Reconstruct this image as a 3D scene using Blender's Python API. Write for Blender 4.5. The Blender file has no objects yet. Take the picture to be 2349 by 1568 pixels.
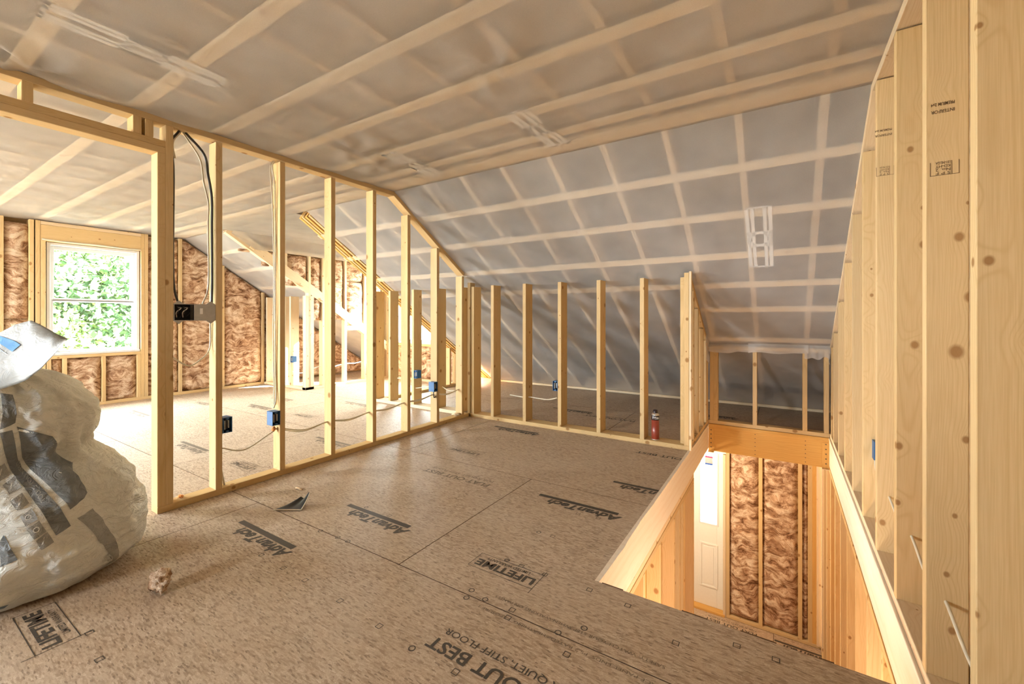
import bpy, bmesh, math, random
import numpy as np
from mathutils import Vector, Matrix, noise

random.seed(7)
np.random.seed(7)
scn = bpy.context.scene
C = scn.collection

# ------------------------------------------------------------------ camera, sky, lights, exposure
F_PX, CY, TH, CAM_H, CX = 982.63, 726.89, 0.5647, 1.124, 1174.5
cam_d = bpy.data.cameras.new('camera')
cam_d.sensor_width = 36.0
cam_d.lens = F_PX / 2349 * 36.0
cam_d.shift_y = (CY - 784.0) / 2349
cam_d.clip_start = 0.05
cam_d.clip_end = 200
cam = bpy.data.objects.new('camera', cam_d)
C.objects.link(cam)
cam.location = (0, 0, CAM_H)
cam.rotation_euler = (math.pi / 2, 0, TH)
scn.camera = cam

world = bpy.data.worlds.new('overcast_sky')
scn.world = world
world.use_nodes = True
bg = world.node_tree.nodes['Background']
bg.inputs[0].default_value = (0.84, 0.935, 1.0, 1)
bg.inputs[1].default_value = 60.0

def add_light(name, kind, loc, energy, color, size=None, target=None, size_y=None, portal=False):
    l = bpy.data.lights.new(name, kind)
    l.energy = energy
    l.color = color
    if kind == 'AREA':
        l.shape = 'RECTANGLE'
        l.size = size
        l.size_y = size_y or size
        l.cycles.is_portal = portal
    elif size is not None:
        l.shadow_soft_size = size
    o = bpy.data.objects.new(name, l)
    C.objects.link(o)
    o.location = loc
    if target is not None:
        d = Vector(target) - Vector(loc)
        o.rotation_euler = d.to_track_quat('-Z', 'Y').to_euler()
    return o

# daylight openings (sampling portals in the window openings, they give off nothing themselves)
add_light('gable_window_portal', 'AREA', (-7.66, 1.78, 1.36), 1, (1, 1, 1), 1.5, (0, 1.78, 1.36), 1.05, True)
add_light('added_gable_portal', 'AREA', (-7.66, -1.75, 1.36), 1, (1, 1, 1), 2.3, (0, -1.75, 1.36), 1.4, True)
add_light('dormer_window_portal', 'AREA', (-5.55, 5.72, 1.28), 1, (1, 1, 1), 0.9, (-5.55, 0, 1.28), 1.25, True)
ADDED_WIN = [(-6.0, 1.3), (-2.5, 0.6)]  # unseen windows, placed and sized to light the rooms from behind
for wx, ww in ADDED_WIN:
    add_light('added_window_portal', 'AREA', (wx, -3.72, 1.35), 1, (1, 1, 1), ww, (wx, 0, 1.35), 1.4, True)
# warm fill lights added out of sight below the floor to brighten the stairwell
add_light('stairwell_fill', 'POINT', (-0.1, 2.15, -0.95), 36, (1.0, 0.88, 0.72), 0.09)
add_light('entry_fill', 'POINT', (-1.25, 4.9, -0.6), 90, (1.0, 0.82, 0.58), 0.09)
sun = add_light('sun', 'SUN', (10, 20, 20), 150.0, (1.0, 0.93, 0.82))
sun.data.angle = 0.01
sun.rotation_euler = Vector((-0.5, -0.6, -0.42)).to_track_quat('-Z', 'Y').to_euler()

vs = scn.view_settings
vs.view_transform = 'Standard'
vs.look = 'None'
vs.gamma = 1.0
vs.use_curve_mapping = False
vs.exposure = 0.52
scn.cycles.diffuse_bounces = 4
scn.cycles.max_bounces = 6
scn.cycles.transparent_max_bounces = 8

# ------------------------------------------------------------------ pixel -> place
_s, _c = math.sin(TH), math.cos(TH)
def at(u, v, X=None, Y=None, Z=None):
    t = (u - CX) / F_PX
    r = (t * _c - _s, t * _s + _c, -(v - CY) / F_PX)
    if X is not None: k = X / r[0]
    elif Y is not None: k = Y / r[1]
    else: k = (Z - CAM_H) / r[2]
    return Vector((k * r[0], k * r[1], CAM_H + k * r[2]))

# ------------------------------------------------------------------ materials
def new_mat(name):
    m = bpy.data.materials.new(name)
    m.use_nodes = True
    nt = m.node_tree
    for n in list(nt.nodes): nt.nodes.remove(n)
    return m, nt

class NT:
    def __init__(s, name):
        s.m, s.t = new_mat(name)
        s.out = s.n('ShaderNodeOutputMaterial')
    def n(s, typ, **kw):
        nd = s.t.nodes.new(typ)
        for k, v in kw.items(): setattr(nd, k, v)
        return nd
    def l(s, a, b): s.t.links.new(a, b)
    def val(s, sock, v):
        if hasattr(v, 'is_output'): s.l(v, sock)
        else: sock.default_value = v
    def math(s, op, a, b=None, c=None, clamp=False):
        nd = s.n('ShaderNodeMath', operation=op); nd.use_clamp = clamp
        s.val(nd.inputs[0], a)
        if b is not None: s.val(nd.inputs[1], b)
        if c is not None: s.val(nd.inputs[2], c)
        return nd.outputs[0]
    def vmath(s, op, a, b=None):
        nd = s.n('ShaderNodeVectorMath', operation=op)
        s.val(nd.inputs[0], a)
        if b is not None: s.val(nd.inputs[1], b)
        return nd.outputs[0] if op not in ('LENGTH', 'DISTANCE', 'DOT_PRODUCT') else nd.outputs[1]
    def ramp(s, fac, stops, interp='LINEAR'):
        nd = s.n('ShaderNodeValToRGB')
        cr = nd.color_ramp; cr.interpolation = interp
        while len(cr.elements) < len(stops): cr.elements.new(0.5)
        for e, (p, c) in zip(cr.elements, stops):
            e.position = p
            e.color = (*c, 1) if not isinstance(c, (int, float)) else (c, c, c, 1)
        s.val(nd.inputs[0], fac)
        return nd.outputs[0]
    def mix(s, fac, a, b, blend='MIX'):
        nd = s.n('ShaderNodeMix', data_type='RGBA', blend_type=blend)
        s.val(nd.inputs[0], fac)
        for i, v in ((6, a), (7, b)):
            if isinstance(v, tuple) and len(v) == 3: v = (*v, 1)
            s.val(nd.inputs[i], v)
        return nd.outputs[2]
    def noise(s, vec, scale=5.0, detail=2.0, rough=0.5, dist=0.0, dims='3D'):
        nd = s.n('ShaderNodeTexNoise', noise_dimensions=dims)
        s.l(vec, nd.inputs['Vector'])
        nd.inputs['Scale'].default_value = scale
        nd.inputs['Detail'].default_value = detail
        nd.inputs['Roughness'].default_value = rough
        nd.inputs['Distortion'].default_value = dist
        return nd
    def bump(s, h, strength=0.3, dist=0.01):
        nd = s.n('ShaderNodeBump')
        nd.inputs['Strength'].default_value = strength
        nd.inputs['Distance'].default_value = dist
        s.l(h, nd.inputs['Height'])
        return nd.outputs[0]
    def bsdf(s, col, rough=0.5, spec=0.5, normal=None, metal=0.0):
        b = s.n('ShaderNodeBsdfPrincipled')
        if isinstance(col, tuple) and len(col) == 3: col = (*col, 1)
        s.val(b.inputs['Base Color'], col)
        s.val(b.inputs['Roughness'], rough)
        b.inputs['Specular IOR Level'].default_value = spec
        b.inputs['Metallic'].default_value = metal
        if normal is not None: s.l(normal, b.inputs['Normal'])
        return b
    def matte(s, col, normal=None):
        b = s.n('ShaderNodeBsdfDiffuse')
        if isinstance(col, tuple) and len(col) == 3: col = (*col, 1)
        s.val(b.inputs['Color'], col)
        if normal is not None: s.l(normal, b.inputs['Normal'])
        return b
    def done(s, sh):
        s.l(sh, s.out.inputs['Surface'])
        return s.m

def plain(name, col, rough=0.5, spec=0.4, metal=0.0, var=0.12, scale=40.0):
    n = NT(name)
    tc = n.n('ShaderNodeTexCoord')
    nz = n.noise(tc.outputs['Object'], scale, 1)
    c = n.mix(nz.outputs[0], tuple(x * (1 - var) for x in col), tuple(min(1, x * (1 + var)) for x in col))
    if rough >= 0.8: return n.done(n.matte(c).outputs[0])
    return n.done(n.bsdf(c, rough, spec, None, metal).outputs[0])

def wood(name, light, dark, knotc, ring=0.008, knots=True, hue_var=0.12):
    n = NT(name)
    tc = n.n('ShaderNodeTexCoord')
    oi = n.n('ShaderNodeObjectInfo')
    P = tc.outputs['Object']
    rnd = oi.outputs['Random']
    off = n.n('ShaderNodeCombineXYZ')
    n.val(off.inputs[0], n.math('MULTIPLY', rnd, 37.7))
    n.val(off.inputs[1], n.math('MULTIPLY', rnd, 91.3))
    n.val(off.inputs[2], n.math('MULTIPLY', rnd, 173.1))
    sp = n.n('ShaderNodeSeparateXYZ'); n.l(P, sp.inputs[0])
    x, y, z = sp.outputs
    # long, stretched noise moves the growth rings so cathedral grain appears
    st = n.vmath('MULTIPLY', P, (3.0, 3.0, 0.75))
    st = n.vmath('ADD', st, off.outputs[0])
    low = n.noise(st, 1.0, 1, 0.5).outputs[0]
    # knots
    kv = n.n('ShaderNodeCombineXYZ')
    n.val(kv.inputs[0], n.math('ADD', n.math('ADD', x, y), n.math('MULTIPLY', rnd, 53.0)))
    n.val(kv.inputs[1], n.math('ADD', n.math('MULTIPLY', z, 0.8), n.math('MULTIPLY', rnd, 29.0)))
    vo = n.n('ShaderNodeTexVoronoi', voronoi_dimensions='2D')
    n.l(kv.outputs[0], vo.inputs['Vector'])
    vo.inputs['Scale'].default_value = 6.5
    kd = vo.outputs['Distance']
    near = n.math('SUBTRACT', 1.0, n.math('DIVIDE', kd, 0.42), clamp=True)
    near = n.math('POWER', near, 2.0)
    # ring centre differs from board to board
    cx = n.math('MULTIPLY', n.math('SUBTRACT', rnd, 0.5), 0.10)
    cyv = n.math('MULTIPLY', n.math('SUBTRACT', n.math('FRACT', n.math('MULTIPLY', rnd, 17.3)), 0.5), 0.16)
    dx = n.math('ADD', x, n.math('ADD', cx, 0.05)); dy = n.math('ADD', y, cyv)
    r = n.math('SQRT', n.math('ADD', n.math('MULTIPLY', dx, dx), n.math('MULTIPLY', dy, dy)))
    r = n.math('ADD', r, n.math('MULTIPLY', low, 0.085))
    r = n.math('ADD', r, n.math('MULTIPLY', near, 0.018))
    r = n.math('ADD', r, n.math('MULTIPLY', n.math('SINE', n.math('MULTIPLY', r, 97.0)), 0.004))
    ph = n.math('MULTIPLY', r, 2 * math.pi / ring)
    w = n.math('ADD', n.math('MULTIPLY', n.math('SINE', ph), 0.5), 0.5)
    w = n.math('POWER', w, 4.0)
    fine = n.noise(n.vmath('ADD', n.vmath('MULTIPLY', P, (420, 420, 9)), off.outputs[0]), 1.0, 1, 0.6).outputs[0]
    broad = n.noise(n.vmath('ADD', n.vmath('MULTIPLY', P, (9, 9, 1.1)), off.outputs[0]), 1.0, 0, 0.5).outputs[0]
    col = n.mix(n.math('MULTIPLY', w, n.math('MULTIPLY', broad, 0.75)), light, dark)
    col = n.mix(n.math('MULTIPLY', n.math('SUBTRACT', fine, 0.35), 1.1, clamp=True), col, dark)
    col = n.mix(n.math('MULTIPLY', broad, 0.35), col, tuple(a * 0.85 for a in light))
    if knots:
        cs = n.n('ShaderNodeSeparateColor'); n.l(vo.outputs['Color'], cs.inputs[0])
        keep = n.math('GREATER_THAN', cs.outputs[0], 0.42)
        size = n.math('ADD', 0.03, n.math('MULTIPLY', n.math('MULTIPLY', cs.outputs[1], cs.outputs[1]), 0.11))
        k = n.math('SUBTRACT', 1.0, n.math('DIVIDE', kd, size), clamp=True)
        k = n.math('MULTIPLY', n.math('MULTIPLY', k, 2.2, clamp=True), keep)
        col = n.mix(n.math('MULTIPLY', k, 0.85), col, knotc)
    # board to board difference
    tint = n.ramp(rnd, [(0.0, tuple(1 - hue_var * a for a in (0.9, 1.1, 1.5))), (0.5, (1, 1, 1)), (1.0, tuple(1 - hue_var * a for a in (1.4, 1.3, 1.0)))])
    col = n.mix(1.0, col, tint, 'MULTIPLY')
    nrm = None
    return n.done(n.matte(col, nrm).outputs[0])

M = {}
M['pine'] = wood('pine', (0.74, 0.535, 0.285), (0.56, 0.355, 0.15), (0.33, 0.165, 0.06))
M['pale'] = wood('pale_pine', (0.86, 0.69, 0.47), (0.70, 0.50, 0.28), (0.40, 0.22, 0.09))
M['rafter'] = wood('veiled_rafter', (0.66, 0.50, 0.33), (0.52, 0.37, 0.22), (0.2, 0.1, 0.05), knots=False)  # netting's haze over the rafters put into a duller wood colour
M['lvl'] = wood('engineered_lumber', (0.74, 0.43, 0.14), (0.58, 0.30, 0.08), (0.35, 0.16, 0.05), ring=0.02, knots=False, hue_var=0.05)
M['rim'] = wood('veneer_rim', (0.90, 0.80, 0.66), (0.80, 0.64, 0.46), (0.4, 0.22, 0.1), ring=0.05, knots=False, hue_var=0.05)

def osb():
    n = NT('floor_board')
    tc = n.n('ShaderNodeTexCoord'); oi = n.n('ShaderNodeObjectInfo')
    P = n.vmath('ADD', tc.outputs['Object'], n.vmath('MULTIPLY', oi.outputs['Location'], (3.1, 7.7, 0)))
    ang = n.noise(P, 26.0, 1, 0.5)
    # chips: voronoi cells stretched in a direction that changes from spot to spot
    def chips(rot, sc, stretch):
        mp = n.n('ShaderNodeMapping'); n.l(P, mp.inputs[0])
        mp.inputs['Rotation'].default_value = (0, 0, rot)
        mp.inputs['Scale'].default_value = (sc, sc * stretch, sc)
        v = n.n('ShaderNodeTexVoronoi', voronoi_dimensions='2D'); n.l(mp.outputs[0], v.inputs['Vector'])
        v.inputs['Scale'].default_value = 1.0
        s = n.n('ShaderNodeSeparateColor'); n.l(v.outputs['Color'], s.inputs[0])
        return s.outputs[0], s.outputs[1]
    a, a2 = chips(0.3, 34, 5.0); b, b2 = chips(1.9, 38, 5.0); c, c2 = chips(2.7, 60, 4.0)
    sel = n.math('GREATER_THAN', ang.outputs[0], 0.5)
    k = n.n('ShaderNodeMix', data_type='FLOAT'); n.l(sel, k.inputs[0]); n.l(a, k.inputs[2]); n.l(b, k.inputs[3])
    chip = n.math('ADD', n.math('MULTIPLY', k.outputs[0], 0.6), n.math('MULTIPLY', c, 0.4))
    fine = n.noise(P, 260, 2, 0.65).outputs[0]
    big = n.noise(P, 2.2, 1, 0.55).outputs[0]
    col = n.ramp(chip, [(0.1, (0.31, 0.215, 0.14)), (0.45, (0.48, 0.36, 0.25)), (0.8, (0.58, 0.45, 0.33)), (1.0, (0.66, 0.55, 0.42))])
    col = n.mix(n.math('MULTIPLY', n.math('SUBTRACT', fine, 0.42), 2.0, clamp=True), col, (0.34, 0.23, 0.14))
    dark = n.math('GREATER_THAN', c2, 0.94)
    col = n.mix(n.math('MULTIPLY', dark, 0.6), col, (0.13, 0.075, 0.04))
    col = n.mix(n.math('MULTIPLY', n.math('SUBTRACT', big, 0.4), 0.9, clamp=True), col, (0.55, 0.43, 0.31))
    h = n.math('ADD', chip, fine)
    return n.done(n.bsdf(col, 0.62, 0.4, n.bump(h, 0.3, 0.0012)).outputs[0])
M['osb'] = osb()
M['osb_edge'] = plain('floor_board_edge', (0.16, 0.10, 0.065), 0.8, 0.2, 0, 0.4, 120)
M['print'] = plain('floor_print', (0.075, 0.060, 0.045), 0.6, 0.3, 0, 0.5, 400)
M['print_faint'] = plain('floor_print_faint', (0.17, 0.125, 0.085), 0.6, 0.3, 0, 0.5, 400)
M['stamp'] = plain('grade_stamp_ink', (0.16, 0.10, 0.05), 0.6, 0.2, 0, 0.4, 500)

def fabric():
    n = NT('insulation_netting')
    tc = n.n('ShaderNodeTexCoord')
    P = tc.outputs['Object']
    g = n.noise(P, 700, 0, 0.7).outputs[0]
    cloud = n.noise(P, 3.0, 2, 0.6, 0.0).outputs[0]
    st = n.noise(n.vmath('MULTIPLY', P, (7, 2.2, 3)), 1.0, 2, 0.5, 0.8).outputs[0]
    dens = n.math('ADD', n.math('ADD', 0.34, n.math('MULTIPLY', cloud, 0.22)), n.math('MULTIPLY', g, 0.06))
    col = n.mix(g, (0.79, 0.75, 0.70), (0.93, 0.895, 0.85))
    nb = n.bump(n.math('ADD', n.math('MULTIPLY', st, 1.0), n.math('MULTIPLY', g, 0.06)), 0.35, 0.02)
    d = n.n('ShaderNodeBsdfDiffuse'); n.l(col, d.inputs[0]); n.l(nb, d.inputs['Normal'])
    t = n.n('ShaderNodeBsdfTranslucent'); n.l(col, t.inputs[0]); n.l(nb, t.inputs['Normal'])
    m1 = n.n('ShaderNodeMixShader'); m1.inputs[0].default_value = 0.18
    n.l(d.outputs[0], m1.inputs[1]); n.l(t.outputs[0], m1.inputs[2])
    tr = n.n('ShaderNodeBsdfTransparent')
    m2 = n.n('ShaderNodeMixShader'); n.l(dens, m2.inputs[0])
    n.l(tr.outputs[0], m2.inputs[1]); n.l(m1.outputs[0], m2.inputs[2])
    return n.done(m2.outputs[0])
M['fabric'] = fabric()

def fiber():
    n = NT('brown_glass_wool')
    tc = n.n('ShaderNodeTexCoord'); oi = n.n('ShaderNodeObjectInfo')
    off = n.n('ShaderNodeCombineXYZ')
    n.val(off.inputs[0], n.math('MULTIPLY', oi.outputs['Random'], 31.0)); n.val(off.inputs[2], n.math('MULTIPLY', oi.outputs['Random'], 77.0))
    P = n.vmath('ADD', tc.outputs['Object'], off.outputs[0])
    wp = n.noise(P, 3.5, 2, 0.55)
    warp = n.vmath('ADD', P, n.vmath('MULTIPLY', wp.outputs['Color'], (0.32, 0.32, 0.32)))
    strand = n.noise(n.vmath('MULTIPLY', warp, (7, 7, 23)), 1.0, 3, 0.6, 0.5).outputs[0]
    blob = n.noise(warp, 9, 3, 0.6, 0.0).outputs[0]
    fine = n.noise(n.vmath('MULTIPLY', warp, (60, 60, 200)), 1.0, 3, 0.6).outputs[0]
    v = n.math('ADD', n.math('ADD', n.math('MULTIPLY', strand, 0.55), n.math('MULTIPLY', blob, 0.40)), n.math('MULTIPLY', n.math('SUBTRACT', fine, 0.5), 0.30))
    col = n.ramp(v, [(0.33, (0.13, 0.058, 0.028)), (0.42, (0.36, 0.20, 0.115)), (0.49, (0.60, 0.40, 0.26)), (0.58, (0.82, 0.66, 0.50))])
    return n.done(n.matte(col, n.bump(v, 0.9, 0.03)).outputs[0])
M['wool'] = fiber()
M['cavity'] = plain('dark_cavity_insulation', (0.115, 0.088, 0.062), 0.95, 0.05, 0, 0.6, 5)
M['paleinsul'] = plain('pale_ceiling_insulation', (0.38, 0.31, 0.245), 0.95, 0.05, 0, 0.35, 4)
M['sheath'] = plain('outer_sheathing', (0.45, 0.30, 0.16), 0.8, 0.2, 0, 0.3, 30)
M['vinyl'] = plain('white_vinyl', (0.74, 0.73, 0.72), 0.35, 0.5, 0, 0.03)
M['doorwhite'] = plain('white_door_paint', (0.82, 0.80, 0.74), 0.4, 0.5, 0, 0.03)
M['blue'] = plain('blue_plastic', (0.035, 0.13, 0.30), 0.4, 0.5, 0, 0.1)
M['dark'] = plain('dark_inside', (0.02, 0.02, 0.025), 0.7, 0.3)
M['steel'] = plain('galvanised_steel', (0.42, 0.42, 0.41), 0.45, 0.5, 0.7, 0.15)
M['nm'] = plain('cream_cable_jacket', (0.72, 0.64, 0.49), 0.5, 0.4, 0, 0.06)
M['blackcable'] = plain('black_cable_jacket', (0.05, 0.045, 0.042), 0.45, 0.5)
M['redcan'] = plain('red_brown_can', (0.28, 0.045, 0.022), 0.3, 0.6, 0.0, 0.2)
M['canmetal'] = plain('can_metal', (0.7, 0.66, 0.6), 0.25, 0.5, 0.8)
M['canblack'] = plain('can_black', (0.025, 0.012, 0.012), 0.4, 0.5)
M['white'] = plain('white_ink', (0.85, 0.83, 0.8), 0.5, 0.4, 0, 0.02)
M['magenta'] = plain('magenta_ink', (0.45, 0.05, 0.16), 0.5, 0.4)
M['blueink'] = plain('blue_ink', (0.03, 0.10, 0.45), 0.5, 0.4)
M['plate'] = plain('white_mounting_plate', (0.88, 0.87, 0.85), 0.5, 0.4, 0, 0.03)
M['foam'] = plain('orange_foam', (0.75, 0.33, 0.12), 0.8, 0.2, 0, 0.3)
M['darkscrap'] = plain('dark_plastic_scrap', (0.035, 0.037, 0.042), 0.35, 0.6, 0, 0.4, 60)
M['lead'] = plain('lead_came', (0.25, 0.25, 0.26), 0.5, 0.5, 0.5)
M['leaf'] = plain('leaf', (0.05, 0.10, 0.035), 0.6, 0.4, 0, 0.5, 0.8)
M['leaf2'] = plain('leaf_yellowish', (0.09, 0.13, 0.035), 0.6, 0.4, 0, 0.5, 0.8)
M['bark'] = plain('bark', (0.16, 0.12, 0.09), 0.9, 0.2, 0, 0.4, 8)
M['bounce_ground'] = plain('pale_bounce_ground', (0.50, 0.48, 0.41), 0.9, 0.1, 0, 0.4, 0.5)  # ground made pale so daylight bounces up onto the left ceiling
M['nail'] = plain('nail_steel', (0.10, 0.08, 0.06), 0.5, 0.5, 0.6)

def glass():
    n = NT('window_glass')
    tr = n.n('ShaderNodeBsdfTransparent'); tr.inputs[0].default_value = (0.93, 0.96, 0.95, 1)
    gl = n.n('ShaderNodeBsdfGlossy'); gl.inputs['Roughness'].default_value = 0.02
    lw = n.n('ShaderNodeLayerWeight'); lw.inputs[0].default_value = 0.5
    fr = n.math('ADD', 0.03, n.math('MULTIPLY', n.math('POWER', lw.outputs['Facing'], 5.0), 0.9))
    mx = n.n('ShaderNodeMixShader'); n.l(fr, mx.inputs[0])
    n.l(tr.outputs[0], mx.inputs[1]); n.l(gl.outputs[0], mx.inputs[2])
    return n.done(mx.outputs[0])
M['glass'] = glass()

def frosted():
    n = NT('frosted_door_glass')
    t = n.n('ShaderNodeBsdfTranslucent'); t.inputs[0].default_value = (0.30, 0.31, 0.32, 1)
    g = n.n('ShaderNodeBsdfGlossy'); g.inputs['Roughness'].default_value = 0.3
    mx = n.n('ShaderNodeMixShader'); mx.inputs[0].default_value = 0.06
    n.l(t.outputs[0], mx.inputs[1]); n.l(g.outputs[0], mx.inputs[2])
    return n.done(mx.outputs[0])
M['frosted'] = frosted()

def bagmat(name, col, crumple=0.8, rough=0.22):
    n = NT(name)
    tc = n.n('ShaderNodeTexCoord'); P = tc.outputs['Object']
    wv = n.vmath('ADD', P, n.vmath('MULTIPLY', n.noise(P, 5, 3).outputs['Color'], (0.16, 0.16, 0.16)))
    cr = n.noise(n.vmath('MULTIPLY', wv, (20, 20, 45)), 1.0, 4, 0.6, 0.8).outputs[0]
    cl = n.noise(P, 14, 4, 0.6).outputs[0]
    c = n.mix(cl, tuple(x * 0.85 for x in col), tuple(min(1, x * 1.12) for x in col))
    b = n.bsdf(c, n.math('ADD', rough, n.math('MULTIPLY', cl, 0.25)), 0.5, n.bump(cr, crumple, 0.02))
    return n.done(b.outputs[0])
M['bag'] = bagmat('clear_bag_plastic', (0.76, 0.76, 0.71))
M['bagtop'] = bagmat('opaque_bag_plastic', (0.25, 0.235, 0.205), 0.22, 0.5)
M['baggray'] = bagmat('bag_gray_print', (0.20, 0.215, 0.225))
M['baglight'] = bagmat('bag_light_print', (0.36, 0.36, 0.34))
M['bagblue'] = bagmat('bag_blue_print', (0.012, 0.16, 0.36), 0.1, 0.6)
M['bagblue2'] = bagmat('bag_pale_blue_print', (0.13, 0.20, 0.26))

# ------------------------------------------------------------------ helpers
def props(o, label=None, cat=None, group=None, kind=None):
    if label: o['label'] = label
    if cat: o['category'] = cat
    if group: o['group'] = group
    if kind: o['kind'] = kind
    return o

def link(o, parent=None, loc=None, rot=None):
    C.objects.link(o)
    if rot is not None: o.matrix_world = rot
    if loc is not None: o.location = Vector(loc)
    if parent is not None:
        o.parent = parent
        p = parent.location.copy()
        if parent.parent is not None: p = p + parent.parent.location
        o.location = o.location - p
    return o

def empty(name, loc, label=None, cat=None, group=None, kind=None):
    o = bpy.data.objects.new(name, None)
    o.empty_display_size = 0.1
    C.objects.link(o)
    o.location = loc
    return props(o, label, cat, group, kind)

_box_cache = {}
def box_mesh(sx, sy, sz, mat, bevel=0.002):
    key = (round(sx, 4), round(sy, 4), round(sz, 4), mat, bevel)
    if key in _box_cache: return _box_cache[key]
    bm = bmesh.new()
    bmesh.ops.create_cube(bm, size=1.0)
    for v in bm.verts: v.co = Vector((v.co.x * sx, v.co.y * sy, v.co.z * sz))
    if bevel and min(sx, sy, sz) > 4 * bevel:
        bmesh.ops.bevel(bm, geom=bm.edges[:], offset=bevel, segments=1, affect='EDGES', profile=0.5)
    me = bpy.data.meshes.new('box')
    bm.to_mesh(me); bm.free()
    me.materials.append(M[mat])
    _box_cache[key] = me
    return me

ROT = {2: Matrix.Identity(3),
       0: Matrix(((0, 0, 1), (1, 0, 0), (0, 1, 0))),     # local z -> X, x -> Y, y -> Z
       1: Matrix(((0, 1, 0), (0, 0, 1), (1, 0, 0)))}     # local z -> Y, x -> Z, y -> X
def board(name, parent, lo, hi, mat='pine', bevel=0.002):
    """a straight piece between two corners; the grain runs along its longest side"""
    lo, hi = Vector(lo), Vector(hi)
    d = Vector((abs(hi.x - lo.x), abs(hi.y - lo.y), abs(hi.z - lo.z)))
    ax = max(range(3), key=lambda i: d[i])
    R = ROT[ax]
    ld = R.transposed() @ d
    me = box_mesh(abs(ld.x), abs(ld.y), abs(ld.z), mat, bevel)
    o = bpy.data.objects.new(name, me)
    m = R.to_4x4(); m.translation = (lo + hi) / 2
    return link(o, parent, rot=m)

def beam(name, parent, p0, p1, w, t, side=(1, 0, 0), mat='pine', bevel=0.002):
    """a piece from p0 to p1 (centre line), width w along `side`, thickness t across"""
    p0, p1 = Vector(p0), Vector(p1)
    z = (p1 - p0).normalized()
    x = Vector(side); x = (x - z * x.dot(z)).normalized()
    y = z.cross(x)
    R = Matrix((x, y, z)).transposed().to_4x4()
    R.translation = (p0 + p1) / 2
    me = box_mesh(w, t, (p1 - p0).length, mat, bevel)
    return link(bpy.data.objects.new(name, me), parent, rot=R)

def mesh_obj(name, verts, faces, mat, parent=None, smooth=False, loc=None):
    me = bpy.data.meshes.new(name)
    verts = [Vector(v) for v in verts]
    if loc is None:
        lo = Vector((min(v[i] for v in verts) for i in range(3))); hi = Vector((max(v[i] for v in verts) for i in range(3)))
        loc = Vector(((lo.x + hi.x) / 2, (lo.y + hi.y) / 2, lo.z))
    loc = Vector(loc)
    me.from_pydata([v - loc for v in verts], [], faces)
    me.materials.append(M[mat])
    if smooth: me.polygons.foreach_set('use_smooth', [True] * len(me.polygons))
    me.update()
    return link(bpy.data.objects.new(name, me), parent, loc=loc)

def grid(P, nu, nv):
    verts = [P(i / nu, j / nv) for j in range(nv + 1) for i in range(nu + 1)]
    faces = [(j * (nu + 1) + i, j * (nu + 1) + i + 1, (j + 1) * (nu + 1) + i + 1, (j + 1) * (nu + 1) + i) for j in range(nv) for i in range(nu)]
    return verts, faces

def catmull(pts, n=6):
    pts = [Vector(p) for p in pts]
    if len(pts) < 3: return pts
    ext = [pts[0] * 2 - pts[1]] + pts + [pts[-1] * 2 - pts[-2]]
    out = []
    for i in range(1, len(ext) - 2):
        a, b, c, d = ext[i - 1:i + 3]
        for k in range(n):
            t = k / n
            out.append(0.5 * ((2 * b) + (c - a) * t + (2 * a - 5 * b + 4 * c - d) * t * t + (3 * b - a - 3 * c + d) * t ** 3))
    out.append(pts[-1])
    return out

def tube(name, pts, r, mat, parent=None, n=7, smooth=True, curve=True, flat=1.0):
    pts = catmull(pts) if curve else [Vector(p) for p in pts]
    verts, faces = [], []
    up = Vector((0.13, 0.21, 0.97)).normalized()
    for i, p in enumerate(pts):
        t = (pts[min(i + 1, len(pts) - 1)] - pts[max(i - 1, 0)]).normalized()
        a = t.cross(up)
        if a.length < 1e-3: a = t.cross(Vector((1, 0, 0)))
        a.normalize(); b = t.cross(a)
        rr = r[i] if isinstance(r, (list, tuple)) and len(r) == len(pts) else (r if not isinstance(r, (list, tuple)) else r[0])
        for k in range(n):
            an = 2 * math.pi * k / n
            verts.append(p + a * math.cos(an) * rr + b * math.sin(an) * rr * flat)
    for i in range(len(pts) - 1):
        for k in range(n):
            faces.append((i * n + k, i * n + (k + 1) % n, (i + 1) * n + (k + 1) % n, (i + 1) * n + k))
    faces.append(tuple(range(n - 1, -1, -1)))
    faces.append(tuple(range((len(pts) - 1) * n, len(pts) * n)))
    return mesh_obj(name, verts, faces, mat, parent, smooth)

def lathe(name, prof, loc, mat, parent=None, n=24):
    verts, faces = [], []
    for (r, z) in prof:
        for k in range(n):
            a = 2 * math.pi * k / n
            verts.append((loc[0] + r * math.cos(a), loc[1] + r * math.sin(a), loc[2] + z))
    for i in range(len(prof) - 1):
        for k in range(n):
            faces.append((i * n + k, i * n + (k + 1) % n, (i + 1) * n + (k + 1) % n, (i + 1) * n + k))
    faces.append(tuple(range(n - 1, -1, -1)))
    faces.append(tuple(range((len(prof) - 1) * n, len(prof) * n)))
    return mesh_obj(name, verts, faces, mat, parent, True)

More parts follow.
